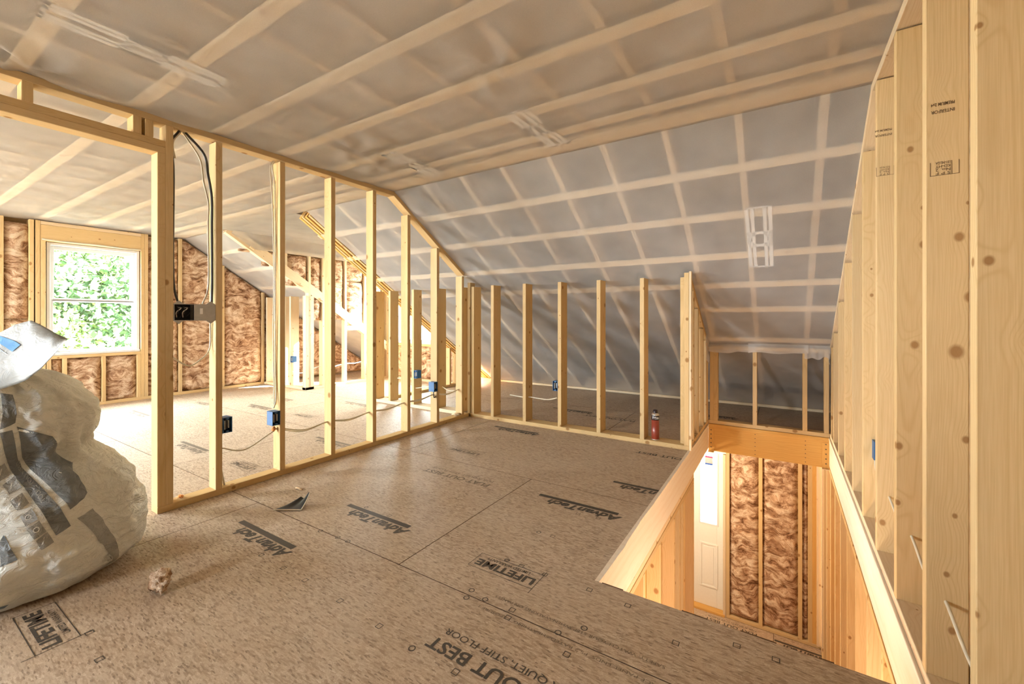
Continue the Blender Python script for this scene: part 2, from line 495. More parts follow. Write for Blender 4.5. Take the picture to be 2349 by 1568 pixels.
_text_cache = {}
def text_geo(s, bold=0.0, shear=0.0):
    """outline letters as triangles; x runs 0..width, cap height 1"""
    key = (s, bold, shear)
    if key in _text_cache: return _text_cache[key]
    cu = bpy.data.curves.new('lettering', 'FONT')
    cu.body = s; cu.size = 1.0; cu.offset = bold; cu.shear = shear
    cu.resolution_u = 3
    o = bpy.data.objects.new('lettering', cu)
    C.objects.link(o)
    bpy.context.view_layer.update()
    dg = bpy.context.evaluated_depsgraph_get()
    me = o.evaluated_get(dg).to_mesh()
    V = np.array([v.co[:2] for v in me.vertices]); Fc = [tuple(p.vertices) for p in me.polygons]
    o.evaluated_get(dg).to_mesh_clear()
    bpy.data.objects.remove(o); bpy.data.curves.remove(cu)
    cap = 0.73
    V[:, 0] -= V[:, 0].min()
    V /= cap
    _text_cache[key] = (V, Fc, V[:, 0].max())
    return _text_cache[key]

def text_plane(name, s, parent, origin, xdir, ydir, height, width=None, mat='print', bold=0.0, shear=0.0):
    V, Fc, W = text_geo(s, bold, shear)
    kx = (width / W) if width else height
    x, y, o = Vector(xdir), Vector(ydir), Vector(origin)
    return mesh_obj(name, [o + x * (a * kx) + y * (b * height) for a, b in V], Fc, mat, parent)

def rects(name, parent, rs, mat, z=0.0008):
    """flat printed bars on the floor; rs = (x0, x1, y0, y1)"""
    v, f = [], []
    for x0, x1, y0, y1 in rs:
        k = len(v)
        v += [(x0, y0, z), (x1, y0, z), (x1, y1, z), (x0, y1, z)]
        f.append((k, k + 1, k + 2, k + 3))
    return mesh_obj(name, v, f, mat, parent)

# ------------------------------------------------------------------ measures of the place
XP = -3.011            # partition face towards the room
YB = 3.841             # knee wall face towards the room
XR = 0.367             # right wall face towards the stairwell
XS = -0.67             # left edge of the stairwell
Y0S, Y1S = 1.733, 4.95  # stairwell from near edge to header
XG = -7.39             # gable wall face
ZC = 2.272             # flat ceiling netting
YBRK, SL = 2.735, 0.639
YE = YBRK + ZC / SL    # eave: slope meets the floor
XD0, XD1, YDF = -6.2, -4.62, 5.5   # dormer: left cheek, right side, front
YR = -3.55             # rear wall
ZL = -2.72             # ground floor
ST = 0.4064            # stud spacing
def zs(y): return ZC - max(0.0, y - YBRK) * SL
SN = Vector((0, SL, 1)).normalized()      # slope normal (upwards)
SD = Vector((0, 1, -SL)).normalized()     # down the slope

# ------------------------------------------------------------------ floor
floor = empty('floor', (-2, 1.5, 0), 'upper floor of rough printed strand board panels around the stair opening', 'floor', kind='structure')
HOLE = (XS, XR + 0.0, Y0S, Y1S)
def floor_panel(x0, x1, y0, y1, zt=0.0, th=0.018, hole=HOLE, parent=None):
    g = 0.0022
    x0 += g; x1 -= g; y0 += g; y1 -= g
    xs = [x0] + sorted(v for v in (hole[0], hole[1]) if x0 < v < x1) + [x1] if hole else [x0, x1]
    ys = [y0] + sorted(v for v in (hole[2], hole[3]) if y0 < v < y1) + [y1] if hole else [y0, y1]
    inside = lambda a, b: hole and hole[0] < a < hole[1] and hole[2] < b < hole[3]
    cells = {}
    for i in range(len(xs) - 1):
        for j in range(len(ys) - 1):
            if not inside((xs[i] + xs[i + 1]) / 2, (ys[j] + ys[j + 1]) / 2): cells[i, j] = 1
    if not cells: return None
    v, f = [], []
    for (i, j) in cells:
        a, b, c, d = xs[i], xs[i + 1], ys[j], ys[j + 1]
        k = len(v)
        v += [(a, c, zt), (b, c, zt), (b, d, zt), (a, d, zt), (a, c, zt - th), (b, c, zt - th), (b, d, zt - th), (a, d, zt - th)]
        f += [(k, k + 1, k + 2, k + 3), (k + 7, k + 6, k + 5, k + 4)]
        if (i, j - 1) not in cells: f.append((k + 4, k + 5, k + 1, k))
        if (i + 1, j) not in cells: f.append((k + 5, k + 6, k + 2, k + 1))
        if (i, j + 1) not in cells: f.append((k + 6, k + 7, k + 3, k + 2))
        if (i - 1, j) not in cells: f.append((k + 7, k + 4, k, k + 3))
    o = mesh_obj('floor_panel', v, f, 'osb', parent or floor)
    o.data.materials.append(M['osb_edge'])
    for p in o.data.polygons:
        if abs(p.normal.z) < 0.5: p.material_index = 1
    return o
rows = [(YR, -2.29), (-2.29, -1.07), (-1.07, 0.15), (0.15, 1.37), (1.37, 2.585), (2.585, 3.805), (3.805, 5.02), (5.02, 6.30)]
starts = {0: -1.477, 1: -2.69}
PANELS = []
for i, (a, b) in enumerate(rows):
    s0 = -2.69 if i % 2 == 1 else -1.477
    cuts = [-7.55] + [s0 + 2.44 * k for k in range(-2, 3) if -7.4 < s0 + 2.44 * k < 0.45] + [0.50]
    for k in range(len(cuts) - 1):
        o = floor_panel(cuts[k], cuts[k + 1], a, b)
        if o: PANELS.append((cuts[k], cuts[k + 1], a, b, o))
# deck below the joints so nothing shines through
board('subfloor_joist_deck', floor, (-7.5, YR, -0.05), (XS - 0.045, 6.3, -0.022), 'osb_edge', 0)
board('subfloor_joist_deck', floor, (XS - 0.045, YR, -0.05), (0.5, Y0S - 0.045, -0.022), 'osb_edge', 0)
board('subfloor_joist_deck', floor, (XS - 0.045, Y1S + 0.1, -0.05), (0.5, 6.3, -0.022), 'sheath', 0)
# tongues of the cut panel at the near edge of the opening
for a, b in ((-0.65, -0.56), (-0.33, -0.24), (-0.13, -0.02), (0.10, 0.14)):
    board('panel_tongue', floor, (a, Y0S - 0.002, -0.013), (b, Y0S + 0.011, -0.003), 'osb_edge', 0)
# edge trim of the panel along the left rim, a little uneven
v, f = [], []
for i in range(41):
    y = Y0S + (Y1S - Y0S) * i / 40
    w = 0.004 + 0.008 * noise.noise(Vector((y * 2.3, 3.1, 0))) + 0.004 * noise.noise(Vector((y * 9, 1, 0)))
    v += [(XS - 0.01, y, 0.001), (XS + 0.006 + w, y, 0.001), (XS + 0.006 + w, y, -0.019), (XS - 0.01, y, -0.019)]
    if i:
        k = (i - 1) * 4
        f += [(k + a, k + (a + 1) % 4, k + 4 + (a + 1) % 4, k + 4 + a) for a in range(4)]
mesh_obj('panel_edge', v, f, 'rim', floor)

def panel_at(x, y):
    for a, b, c, d, o in PANELS:
        if a <= x <= b and c <= y <= d: return o
    return floor

def fprint(s, x_start, width, y_base, height, mat='print', bold=0.0, shear=0.0, z=0.0, name='lettering', parent=None):
    p = parent or panel_at(x_start - width / 2, y_base)
    return text_plane(name, s, p, (x_start, y_base, z + 0.0008), (-1, 0, 0), (0, -1, 0), height, width, mat, bold, shear)
def logo(x1, y, w=0.51, mat='print', clip=None, s='AdvanTech', z=0.0, parent=None):
    x0 = x1 - w
    p = parent or panel_at((x0 + x1) / 2, y)
    rects('printed_bar', p, [(x0, clip or x1, y - 0.004, y + 0.027)], mat, z + 0.0008)
    if clip is None: fprint(s, x1 + 0.035, w * 0.90, y - 0.016, 0.064, mat, 0.04, 0.28, z, parent=parent)
    else: fprint('nTech', clip - 0.006, 0.235, y - 0.016, 0.064, mat, 0.04, 0.28, z, parent=parent)
def warranty(x1, y, w=0.335, mat='print', z=0.0):
    x0 = x1 - w
    p = panel_at((x0 + x1) / 2, y)
    t = 0.0028
    rects('printed_frame', p, [(x0, x1, y, y + t), (x0, x1, y + 0.112 - t, y + 0.112), (x0, x0 + t, y, y + 0.112), (x1 - t, x1, y - 0.03, y + 0.14)], mat)
    fprint('LIFETIME', x1 - 0.016, w * 0.90, y + 0.066, 0.046, mat, 0.035)
    fprint('LIMITED WARRANTY', x1 - 0.06, w * 0.68, y + 0.098, 0.020, mat, 0.01)
def slogan(x1, y, mat='print', z=0.0, s='FLAT OUT BEST', w=0.575, parent=None):
    fprint(s, x1, w, y, 0.053, mat, 0.02, 0, z, parent=parent)
    if len(s) > 9: fprint('FOR A QUIET, STIFF FLOOR', x1 - 0.01, w * 0.95, y + 0.056, 0.029, mat, 0.0, 0, z, parent=parent)
logo(-2.013, 1.182)
logo(-1.69, 1.632)
logo(-0.795, 2.376)
logo(-0.472, 2.835, clip=-0.675)
logo(-2.0, 3.62)
warranty(-0.878, 1.538)
warranty(-2.085, 2.765, mat='print_faint')
warranty(-2.095, 0.352)
slogan(-0.466, 1.130)
slogan(-1.66, 2.352, 'print_faint')
slogan(-0.675, 3.60, s='OUT BEST', w=0.36)
for (x, y) in ((-4.08, 1.66), (-3.18, 2.40), (-4.42, 3.62), (-5.30, 2.85), (-6.1, 1.9), (-5.6, 3.3)): logo(x, y, mat='print_faint')
for (x, y) in ((-3.28, 1.60), (-4.45, 2.80), (-6.2, 2.5)): warranty(x, y, mat='print_faint')
slogan(-1.35, 4.62, 'print'); logo(-1.9, 4.75); logo(-0.45, 5.35)
# fine edge line of printing beside the long joint
fprint('SPACE PANEL ENDS  PS 2 RATED SHEATHING  EXPOSURE 1', -0.30, 0.70, 1.345, 0.013, 'print_faint')
fprint('SAFETY: WATCH YOUR STEP WHEN WALKING ON PANELS', -0.32, 0.66, 1.43, 0.015, 'print_faint')
# nailing marks: small printed squares and circles
def mark_mesh(kind):
    v, f = [], []
    n = 4 if kind == 'square' else 12
    for k in range(n):
        a = 2 * math.pi * (k + 0.5) / n
        for r in (0.0125, 0.0165) if n == 4 else (0.009, 0.013): v.append((r * math.cos(a), r * math.sin(a), 0.0))
    for k in range(n): f.append((2 * k, 2 * k + 1, 2 * ((k + 1) % n) + 1, 2 * ((k + 1) % n)))
    me = bpy.data.meshes.new('nailing_mark'); me.from_pydata(v, [], f); me.materials.append(M['print'])
    return me
MK = {k: mark_mesh(k) for k in ('square', 'circle')}
marks = [(780, 1377, 0), (870, 1435, 0), (1045, 1540, 0), (1070, 1370, 1), (1082, 1353, 1), (1113, 1374, 1), (1175, 1398, 0), (1165, 1416, 0), (1280, 1450, 1),
         (1352, 1352, 0), (1250, 1317, 0), (1163, 1284, 1), (1196, 1297, 0), (1236, 1220, 1), (1268, 1229, 0), (945, 1486, 1), (1440, 1388, 0), (700, 1330, 0),
         (650, 1302, 0), (600, 1272, 1), (840, 1163, 1), (893, 1182, 0), (1326, 1178, 0), (1372, 1188, 0), (228, 1511, 0), (205, 1450, 0), (1340, 1440, 1),
         (1550, 1474, 0), (1690, 1480, 0), (1780, 1512, 0), (1300, 1500, 0), (735, 1217, 1), (775, 1232, 1), (798, 1241, 1)]
for u, v_, k in marks:
    p = at(u, v_, Z=0.0009)
    o = bpy.data.objects.new('nailing_mark', MK['circle' if k else 'square'])
    link(o, panel_at(p.x, p.y), loc=p)

# ------------------------------------------------------------------ ceiling: netting over straps and rafters
def wrinkle(x, y):
    s = 0.0
    ph = (x - 0.186) / ST * math.pi
    strap = 0.5 - 0.5 * math.cos(2 * math.pi * (y - 0.885) / ST)
    s -= 0.006 * strap                                      # hangs between the straps
    n1 = noise.noise(Vector((x * 1.3, y * 2.6, 1.7)))
    n2 = noise.noise(Vector((x * 5.0 + y * 1.6, y * 1.5, 9.1)))
    n3 = noise.noise(Vector((x * 10.0 - y * 3.0, y * 2.2, 4.2)))
    s += (0.006 * n1 + 0.007 * n2 * (0.4 + strap) + 0.003 * n3)
    # folds gathered where the sheet is pulled tight
    for (cx, cy, amp, rad) in ((-1.15, 1.62, 0.016, 0.42), (-2.90, 0.45, 0.028, 0.45), (-2.5, 1.9, 0.012, 0.5), (-0.2, 3.2, 0.006, 0.4), (-2.6, 2.2, 0.012, 0.45)):
        d = math.hypot((x - cx), (y - cy) * 0.7)
        if d < rad:
            a = math.atan2(y - cy, x - cx)
            s += amp * (1 - d / rad) ** 1.3 * math.sin(5.0 * a + cx * 7 + 14 * d)
    return s

ceiling = empty('ceiling', (-3, 1.5, ZC), 'ceiling of translucent white netting over straps and rafters', 'ceiling', kind='structure')
def flat_net(x0, x1, y0, y1, step, name='netting'):
    nu, nv = max(2, int((x1 - x0) / step)), max(2, int((y1 - y0) / step))
    def P(a, b):
        x, y = x0 + (x1 - x0) * a, y0 + (y1 - y0) * b
        e = min(1, min(y1 - y, y - y0) / 0.15 + 0.0) if True else 1
        return (x, y, ZC + min(wrinkle(x, y) * e, 0.004))
    v, f = grid(P, nu, nv)
    return mesh_obj(name, v, [tuple(reversed(q)) for q in f], 'fabric', ceiling, True)
flat_net(XP - 0.045, 0.46, -0.4, YBRK, 0.035)
flat_net(XP - 0.045, 0.46, YR, -0.4, 0.12)
flat_net(XG - 0.1, XP - 0.045, -0.4, YBRK, 0.06)
flat_net(XG - 0.1, XP - 0.045, YR, -0.4, 0.12)
flat_net(XD0, XD1 + 0.05, YBRK, YDF, 0.06)
def slope_net(x0, x1, ya, yb, step):
    nu, nv = max(2, int((x1 - x0) / step)), max(2, int((yb - ya) / step))
    def P(a, b):
        x, y = x0 + (x1 - x0) * a, ya + (yb - ya) * b
        e = max(0.0, min(1, (y - YBRK) / 0.15, (YE - y) / 0.15))
        p = Vector((x, y, zs(y))) + SN * (min(wrinkle(x, y + 0.1) * 0.8 * e, 0.004))
        return p
    v, f = grid(P, nu, nv)
    return mesh_obj('netting', v, [tuple(reversed(q)) for q in f], 'fabric', ceiling, True)
slope_net(XP - 0.045, 0.46, YBRK, YE, 0.04)
slope_net(XD1 + 0.25, XP - 0.045, YBRK, YE, 0.06)
slope_net(XG - 0.1, XD0 - 0.08, YBRK, YE, 0.06)
# straps across the flat ceiling
for y in (-3.2, -2.79, -2.38, -1.98, -1.57, -1.17, -0.76, -0.35, 0.05, 0.45, 0.885, 1.295, 1.705, 2.11, 2.44):
    board('strap', ceiling, (XG, y - 0.032, ZC + 0.006), (0.45, y + 0.032, ZC + 0.025), 'pale')
board('fold_blocking', ceiling, (XG, 2.595, ZC + 0.008), (XD0 - 0.1, 2.725, ZC + 0.045), 'pale')
board('fold_blocking', ceiling, (XD1 + 0.2, 2.595, ZC + 0.008), (0.45, 2.725, ZC + 0.045), 'pale')
def on_slope(y, off): return Vector((0, y, zs(y))) + SN * off
def slope_strap(x0, x1, y, w=0.064):
    c = on_slope(y, 0.0155)
    beam('strap', ceiling, (x0, c.y, c.z), (x1, c.y, c.z), w, 0.019, side=SD, mat='pale')
for y in (3.065, 3.415, 3.79, 4.12):
    slope_strap(XD1 - 0.03, 0.45, y)
    slope_strap(XG, XD0 + 0.02, y)
slope_strap(XS, 0.45, 4.44)
slope_strap(XS, 0.45, 4.9)
# joists over the flat part and rafters on the slope
for k in range(-19, 2):
    x = 0.186 + ST * k
    if x < XG: continue
    board('ceiling_joist', ceiling, (x - 0.019, YR, ZC + 0.03), (x + 0.019, YBRK, ZC + 0.17), 'rafter', 0)
    if XD0 - 0.04 < x < XD1 + 0.28: continue
    a, b = on_slope(YBRK - 0.02, 0.10), on_slope(YE, 0.10)
    beam('rafter', ceiling, (x, a.y, a.z), (x, b.y, b.z), 0.038, 0.14, mat='rafter', bevel=0)
# below the last strap the netting lies straight on the rafter edges
for k in range(-19, 0):
    x = -2.69 + ST * (k + 6)
    if x < XG or XD0 - 0.1 < x < XD1 + 0.25 or x > XS - 0.05: continue
    a, b = on_slope(4.18, 0.016), on_slope(YE - 0.08, 0.016)
    beam('rafter_edge', ceiling, (x + 0.019, a.y, a.z), (x + 0.019, b.y, b.z), 0.042, 0.02, mat='pale', bevel=0)
# insulation above everything (keeps the daylight out)
def slab(name, x0, x1, ya, yb, off=0.175, th=0.05):
    a, b = on_slope(ya, off + th / 2), on_slope(yb, off + th / 2)
    beam(name, ceiling, ((x0 + x1) / 2, a.y, a.z), ((x0 + x1) / 2, b.y, b.z), x1 - x0, th, mat='cavity', bevel=0)
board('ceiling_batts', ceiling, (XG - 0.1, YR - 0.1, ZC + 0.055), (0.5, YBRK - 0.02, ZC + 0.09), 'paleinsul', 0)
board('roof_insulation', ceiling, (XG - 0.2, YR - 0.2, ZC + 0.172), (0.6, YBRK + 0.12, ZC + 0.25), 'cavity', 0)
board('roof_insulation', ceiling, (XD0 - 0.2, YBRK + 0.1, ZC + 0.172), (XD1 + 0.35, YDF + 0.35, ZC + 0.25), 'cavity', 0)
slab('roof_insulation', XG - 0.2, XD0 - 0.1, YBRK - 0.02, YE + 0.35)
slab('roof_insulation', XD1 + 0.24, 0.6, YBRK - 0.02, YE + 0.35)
# doubled trimmer rafters of the dormer opening, bare wood
for k in range(4):
    x = XD1 + 0.02 + 0.0395 * k + (0.03 if k > 1 else 0) + (0.02 if k > 2 else 0)
    a, b = on_slope(YBRK + 0.06, 0.08), on_slope(YE - 0.05, 0.08)
    beam('trimmer_rafter', ceiling, (x, a.y, a.z), (x, b.y, b.z), 0.037, 0.15 - 0.012 * (k % 2), mat='lvl' if k % 2 == 0 else 'pine')
for k in range(2):
    x = XD0 - 0.02 - 0.039 * k
    a, b = on_slope(YBRK + 0.02, 0.05), on_slope(YE - 0.05, 0.05)
    beam('trimmer_rafter', ceiling, (x, a.y, a.z), (x, b.y, b.z), 0.038, 0.14, mat='pale')
# eave strip where the netting ends on the floor
board('eave_strip', ceiling, (XP, YE - 0.075, 0.0), (XS - 0.05, YE - 0.03, 0.03), 'pale')
board('eave_strip', ceiling, (XS - 0.05, YE - 0.075, 0.0), (0.4, YE - 0.03, 0.03), 'pale')
board('eave_strip', ceiling, (XG, YE - 0.075, 0.0), (XP, YE - 0.03, 0.03), 'pale')

# light mounting plates pressed between netting and straps
def mounting_plate(loc, rotz, label, slope=False, L=0.56, W=0.145):
    """flat punched plate: two rails each side of a round hole"""
    e = empty('mounting_plate', loc, label, 'bracket', 'ceiling light mounting plates')
    v, f = [], []
    t = 0.0015
    def quad(x0, x1, y0, y1):
        k = len(v)
        v.extend([(x0, y0, -t), (x1, y0, -t), (x1, y1, -t), (x0, y1, -t), (x0, y0, t), (x1, y0, t), (x1, y1, t), (x0, y1, t)])
        f.extend([(k + 3, k + 2, k + 1, k), (k + 4, k + 5, k + 6, k + 7), (k, k + 1, k + 5, k + 4), (k + 1, k + 2, k + 6, k + 5), (k + 2, k + 3, k + 7, k + 6), (k + 3, k, k + 4, k + 7)])
    h = W / 2
    for s in (-1, 1):
        quad(s * h - 0.024 * (s > 0), s * h + 0.024 * (s < 0), -L / 2, L / 2)
        quad(s * (h - 0.045) - 0.011, s * (h - 0.045) + 0.011, -L / 2, L / 2)
        quad(-h, h, s * L / 2 - 0.014 * (s > 0), s * L / 2 + 0.014 * (s < 0))
    me = bpy.data.meshes.new('rail'); me.from_pydata(v, [], f); me.materials.append(M['plate'])
    rails = bpy.data.objects.new('rail_frame', me)
    # disc plate with a round hole
    v2, f2 = [], []
    n = 32
    for k in range(n):
        a = 2 * math.pi * k / n
        c, s_ = math.cos(a), math.sin(a)
        R = h / max(abs(c), abs(s_))
        for (r, z) in ((0.056, -t), (R, -t), (R, t), (0.056, t)): v2.append((r * c, r * s_, z))
    for k in range(n):
        q = (k + 1) % n
        for m in range(4): f2.append((4 * k + m, 4 * k + (m + 1) % 4, 4 * q + (m + 1) % 4, 4 * q + m))
    me2 = bpy.data.meshes.new('hole_plate'); me2.from_pydata(v2, [], f2); me2.materials.append(M['plate'])
    disc = bpy.data.objects.new('hole_plate', me2)
    for o in (rails, disc):
        C.objects.link(o); o.parent = e
    e.rotation_euler = (-math.atan(SL) if slope else 0, 0, rotz)
    return e
mounting_plate((-1.272, 2.32, ZC + 0.0055), -0.02, 'punched white mounting plate behind the flat ceiling netting near the ceiling fold')
mounting_plate((-2.36, 2.36, ZC + 0.0055), 0.03, 'punched white mounting plate behind the netting, nearest the end of the partition top')
mounting_plate((-2.345, 0.72, ZC + 0.0055), 0.0, 'punched white mounting plate behind crumpled netting in the upper left', L=0.62)
pp = on_slope(3.64, 0.006)
mounting_plate((-0.147, pp.y, pp.z), 0.0, 'punched white mounting plate on the sloped ceiling above the stair recess', slope=True, L=0.66, W=0.165)

# ------------------------------------------------------------------ partition wall with door opening
wl = empty('wall_left', (XP - 0.045, 2.4, 0), 'open stud partition between the two rooms with a door opening', 'wall', kind='structure')
XP1 = XP - 0.089
board('bottom_plate', wl, (XP1, 0.980, 0), (XP, YB, 0.038), 'pine')
board('top_plate', wl, (XP1, -1.2, ZC - 0.038), (XP, 2.76, ZC - 0.001), 'pine')
a, b = Vector((XP - 0.0445, 2.742, ZC - 0.021)), Vector((XP - 0.0445, YB - 0.09, zs(YB - 0.09) - 0.024))
beam('sloped_top_plate', wl, a, b, 0.089, 0.037)
p_near = [1.3147 - 0.038 + ST * k for k in range(7)]
for y in p_near:
    top = min(ZC - 0.038, zs(y + 0.038) - 0.046)
    board('stud', wl, (XP1, y, 0.038), (XP, y + 0.038, top), 'pine')
# jack and king stud at the door opening
zj = at(361, 348, X=XP).z
zh = at(361, 318, X=XP).z
board('jack_stud', wl, (XP1, 0.980, 0.038), (XP, 1.018, zj), 'pine')
board('king_stud', wl, (XP1, 1.018, 0.038), (XP, 1.056, ZC - 0.038), 'pine')
zm = (zj + zh) / 2
board('door_header', wl, (XP1, -1.2, zj), (XP, 1.018, zm), 'pine')
board('door_header', wl, (XP1, -1.2, zm + 0.001), (XP, 1.018, zh), 'pine')
for u0, u1 in ((49, 77), (305, 325), (333, 361)):
    ya, yb = at(u0, 260, X=XP).y, at(u1, 260, X=XP).y
    n_ = 1 if yb - ya < 0.06 else 2
    for q in range(n_):
        board('cripple_stud', wl, (XP1, ya + 0.039 * q, zh), (XP, ya + 0.038 + 0.039 * q, ZC - 0.038), 'pine')
board('cripple_stud', wl, (XP1, -0.45, zh), (XP, -0.412, ZC - 0.038), 'pine')
board('jack_stud', wl, (XP1, -1.2, 0.0), (XP, -1.162, zj), 'pine')
# rear part of the partition beyond the opening
board('corner_post', wl, (XP - 0.02, YB, 0.0), (XP + 0.018, YB + 0.089, zs(YB + 0.05) - 0.02), 'pine')
board('corner_post', wl, (XP + 0.03, YB + 0.001, 0.038), (XP + 0.068, YB + 0.14, zs(YB + 0.14) - 0.01), 'pine')
for y in (-1.6, -2.01, -2.42, -2.82, -3.2):
    board('stud', wl, (XP1, y, 0.038), (XP, y + 0.038, ZC - 0.038), 'pine')
board('bottom_plate', wl, (XP1, YR + 0.1, 0), (XP, -1.162, 0.038), 'pine')

# ------------------------------------------------------------------ knee wall at the back
wb = empty('wall_back', (-1.8, YB, 0), 'low open stud knee wall under the sloped ceiling', 'wall', kind='structure')
board('bottom_plate', wb, (XP, YB, 0), (XS - 0.002, YB + 0.14, 0.038), 'pine')
for k in range(5):
    x = -2.7083 + ST * k
    board('stud', wb, (x, YB, 0.038), (x + 0.038, YB + 0.14, zs(YB + 0.14) - 0.004), 'pine')
board('stud', wb, (XS - 0.040, YB, 0.038), (XS - 0.002, YB + 0.089, zs(YB + 0.089) - 0.01), 'pine')
board('stud', wb, (XS - 0.080, YB + 0.05, 0.038), (XS - 0.042, YB + 0.14, zs(YB + 0.14) - 0.01), 'pine')
# left room knee wall, right of the dormer
wkl = empty('wall_back_left_room', (-3.8, YB, 0), 'low stud knee wall of the left room right of the dormer', 'wall', kind='structure')
board('bottom_plate', wkl, (XD1 + 0.01, YB, 0), (XP1 - 0.002, YB + 0.14, 0.038), 'pale')
for x in (XD1 + 0.012, -4.335, -3.915, -3.51, -3.14):
    board('stud', wkl, (x, YB, 0.038), (x + 0.038, YB + 0.14, zs(YB + 0.14) - 0.01), 'pine')
# left room knee wall, left of the dormer
wk2 = empty('wall_back_gable_end', (-6.8, YB, 0), 'short stud knee wall between gable wall and dormer', 'wall', kind='structure')
board('bottom_plate', wk2, (XG, YB + 0.02, 0), (XD0, YB + 0.16, 0.038), 'pale')
for x in (XG + 0.06, -6.79, -6.64, XD0 - 0.075, XD0 - 0.037):
    board('stud', wk2, (x, YB + 0.02, 0.038), (x + 0.037, YB + 0.16, zs(YB + 0.16) - 0.01), 'pale')

# ------------------------------------------------------------------ insulation batts
def batt(parent, o, u, n, w, h, bulge=0.03, seed=0.0, cut=None, name='insulation_batt', step=0.028):
    """o lower corner, u across, n towards the room; cut(x) gives the top height at x, or None"""
    o, u, n = Vector(o), Vector(u), Vector(n)
    nu, nv = max(4, int(w / step)), max(4, int(h / step))
    verts = []
    for j in range(nv + 1):
        for i in range(nu + 1):
            a, b = i / nu, j / nv
            hh = h if cut is None else cut(a * w)
            e = min(a, 1 - a) * w; e2 = min(b, 1 - b) * hh
            s = min(1, e / 0.05) * min(1, e2 / 0.05)
            p = o + u * (a * w) + Vector((0, 0, 1)) * (b * hh)
            q = Vector((p.x * 7 + seed, p.y * 7, p.z * 7))
            d = noise.noise(q) * 0.5 + 0.35 * noise.noise(q * 2.3) + 0.2 * noise.noise(q * 5.1)
            verts.append(p + n * (s * (bulge + 0.028 * d) - 0.012 * (1 - s)))
    faces = [(j * (nu + 1) + i, j * (nu + 1) + i + 1, (j + 1) * (nu + 1) + i + 1, (j + 1) * (nu + 1) + i) for j in range(nv) for i in range(nu)]
    # a back so it is a body, not a sheet
    k = len(verts)
    back = []
    ring = [i for i in range(nu + 1)] + [j * (nu + 1) + nu for j in range(1, nv + 1)] + [nv * (nu + 1) + i for i in range(nu - 1, -1, -1)] + [j * (nu + 1) for j in range(nv - 1, 0, -1)]
    for r in ring: verts.append(verts[r] - n * 0.07)
    m = len(ring)
    for i in range(m): faces.append((ring[i], k + i, k + (i + 1) % m, ring[(i + 1) % m]))
    faces.append(tuple(k + i for i in range(m)))
    return mesh_obj(name, verts, faces, 'wool', parent, True)

# ------------------------------------------------------------------ gable wall with window
def frame4(name, parent, axis, p0, p1, d0, d1, t, mat):
    """four bars round a rectangle. axis 'x': plane across x, p=(y,z); axis 'y': plane across y, p=(x,z)"""
    (a0, b0), (a1, b1) = p0, p1
    parts = [((a0, b0), (a0 + t, b1)), ((a1 - t, b0), (a1, b1)), ((a0 + t, b0), (a1 - t, b0 + t)), ((a0 + t, b1 - t), (a1 - t, b1))]
    for (q0, q1) in parts:
        if axis == 'x': board(name, parent, (d0, q0[0], q0[1]), (d1, q1[0], q1[1]), mat)
        else: board(name, parent, (q0[0], d0, q0[1]), (q1[0], d1, q1[1]), mat)
wg = empty('wall_gable', (XG - 0.07, 2, 0), 'insulated gable stud wall with the big window', 'wall', kind='structure')
XG1 = XG - 0.14
WY0, WY1, WZ0, WZ1 = 1.345, 2.215, 0.70, 2.02
board('bottom_plate', wg, (XG1, YR, 0), (XG, YB + 0.02, 0.038), 'pine')
g_studs = [1.20, 1.25, 2.225, 2.265, 2.66, 3.22, 3.83]
g_left = [0.97, 0.56, 0.15, -0.25, -0.62, -2.95, -3.3]
for y in g_studs + g_left:
    board('stud', wg, (XG1, y, 0.038), (XG, y + 0.038, zs(y + 0.04) - 0.01), 'pine')
board('trimmer_stud', wg, (XG1, 1.292, 0.038), (XG, 1.333, WZ1 + 0.01), 'pine')
board('window_header', wg, (XG1 + 0.03, 1.29, WZ1 + 0.005), (XG - 0.004, 2.225, ZC - 0.055), 'pine')
board('header_plate', wg, (XG1, 1.29, ZC - 0.053), (XG, 2.225, ZC - 0.012), 'pale')
board('sill_plate', wg, (XG1, 1.335, WZ0 - 0.08), (XG, 2.225, WZ0 - 0.042), 'pine')
for y in (1.34, 1.475, 1.83, 2.185):
    board('cripple_stud', wg, (XG1, y, 0.038), (XG, y + 0.038, WZ0 - 0.08), 'pine')
def gbatt(y0, y1, z0, z1, seed):
    batt(wg, (XG - 0.035, y1, z0), (0, -1, 0), (1, 0, 0), y1 - y0, z1 - z0, 0.022, seed)
gbatt(1.378, 1.475, 0.04, WZ0 - 0.085, 1); gbatt(1.515, 1.83, 0.04, WZ0 - 0.085, 2); gbatt(1.87, 2.185, 0.04, WZ0 - 0.085, 3)
batt(wg, (XG - 0.035, 2.66, 0.04), (0, -1, 0), (1, 0, 0), 0.355, 2.2, 0.022, 4)
for (ya, yb, sd) in ((2.70, 3.22, 5), (3.26, 3.83, 6)):
    batt(wg, (XG - 0.035, yb, 0.04), (0, -1, 0), (1, 0, 0), yb - ya, 2.1, 0.022, sd, cut=lambda x, yb=yb: zs(yb - x) - 0.06)
ys = sorted(g_left + [1.20])
for i in range(len(ys) - 1):
    a_, b_ = ys[i] + 0.039, ys[i + 1]
    m_ = 1.30 + 0.2 * ((i * 7) % 3 - 1)
    if a_ < -1.5 < b_:
        gbatt(a_, b_, 0.04, 0.62, 10 + i)
        frame4('added_window_frame', wg, 'x', (-2.90, 0.62), (-0.62, 2.02), XG1, XG - 0.03, 0.05, 'vinyl')  # unseen second window, added and sized to light the main room
        continue
    gbatt(a_, b_, 0.04, m_, 10 + i); gbatt(a_, b_, m_ + 0.004, 2.21, 30 + i)
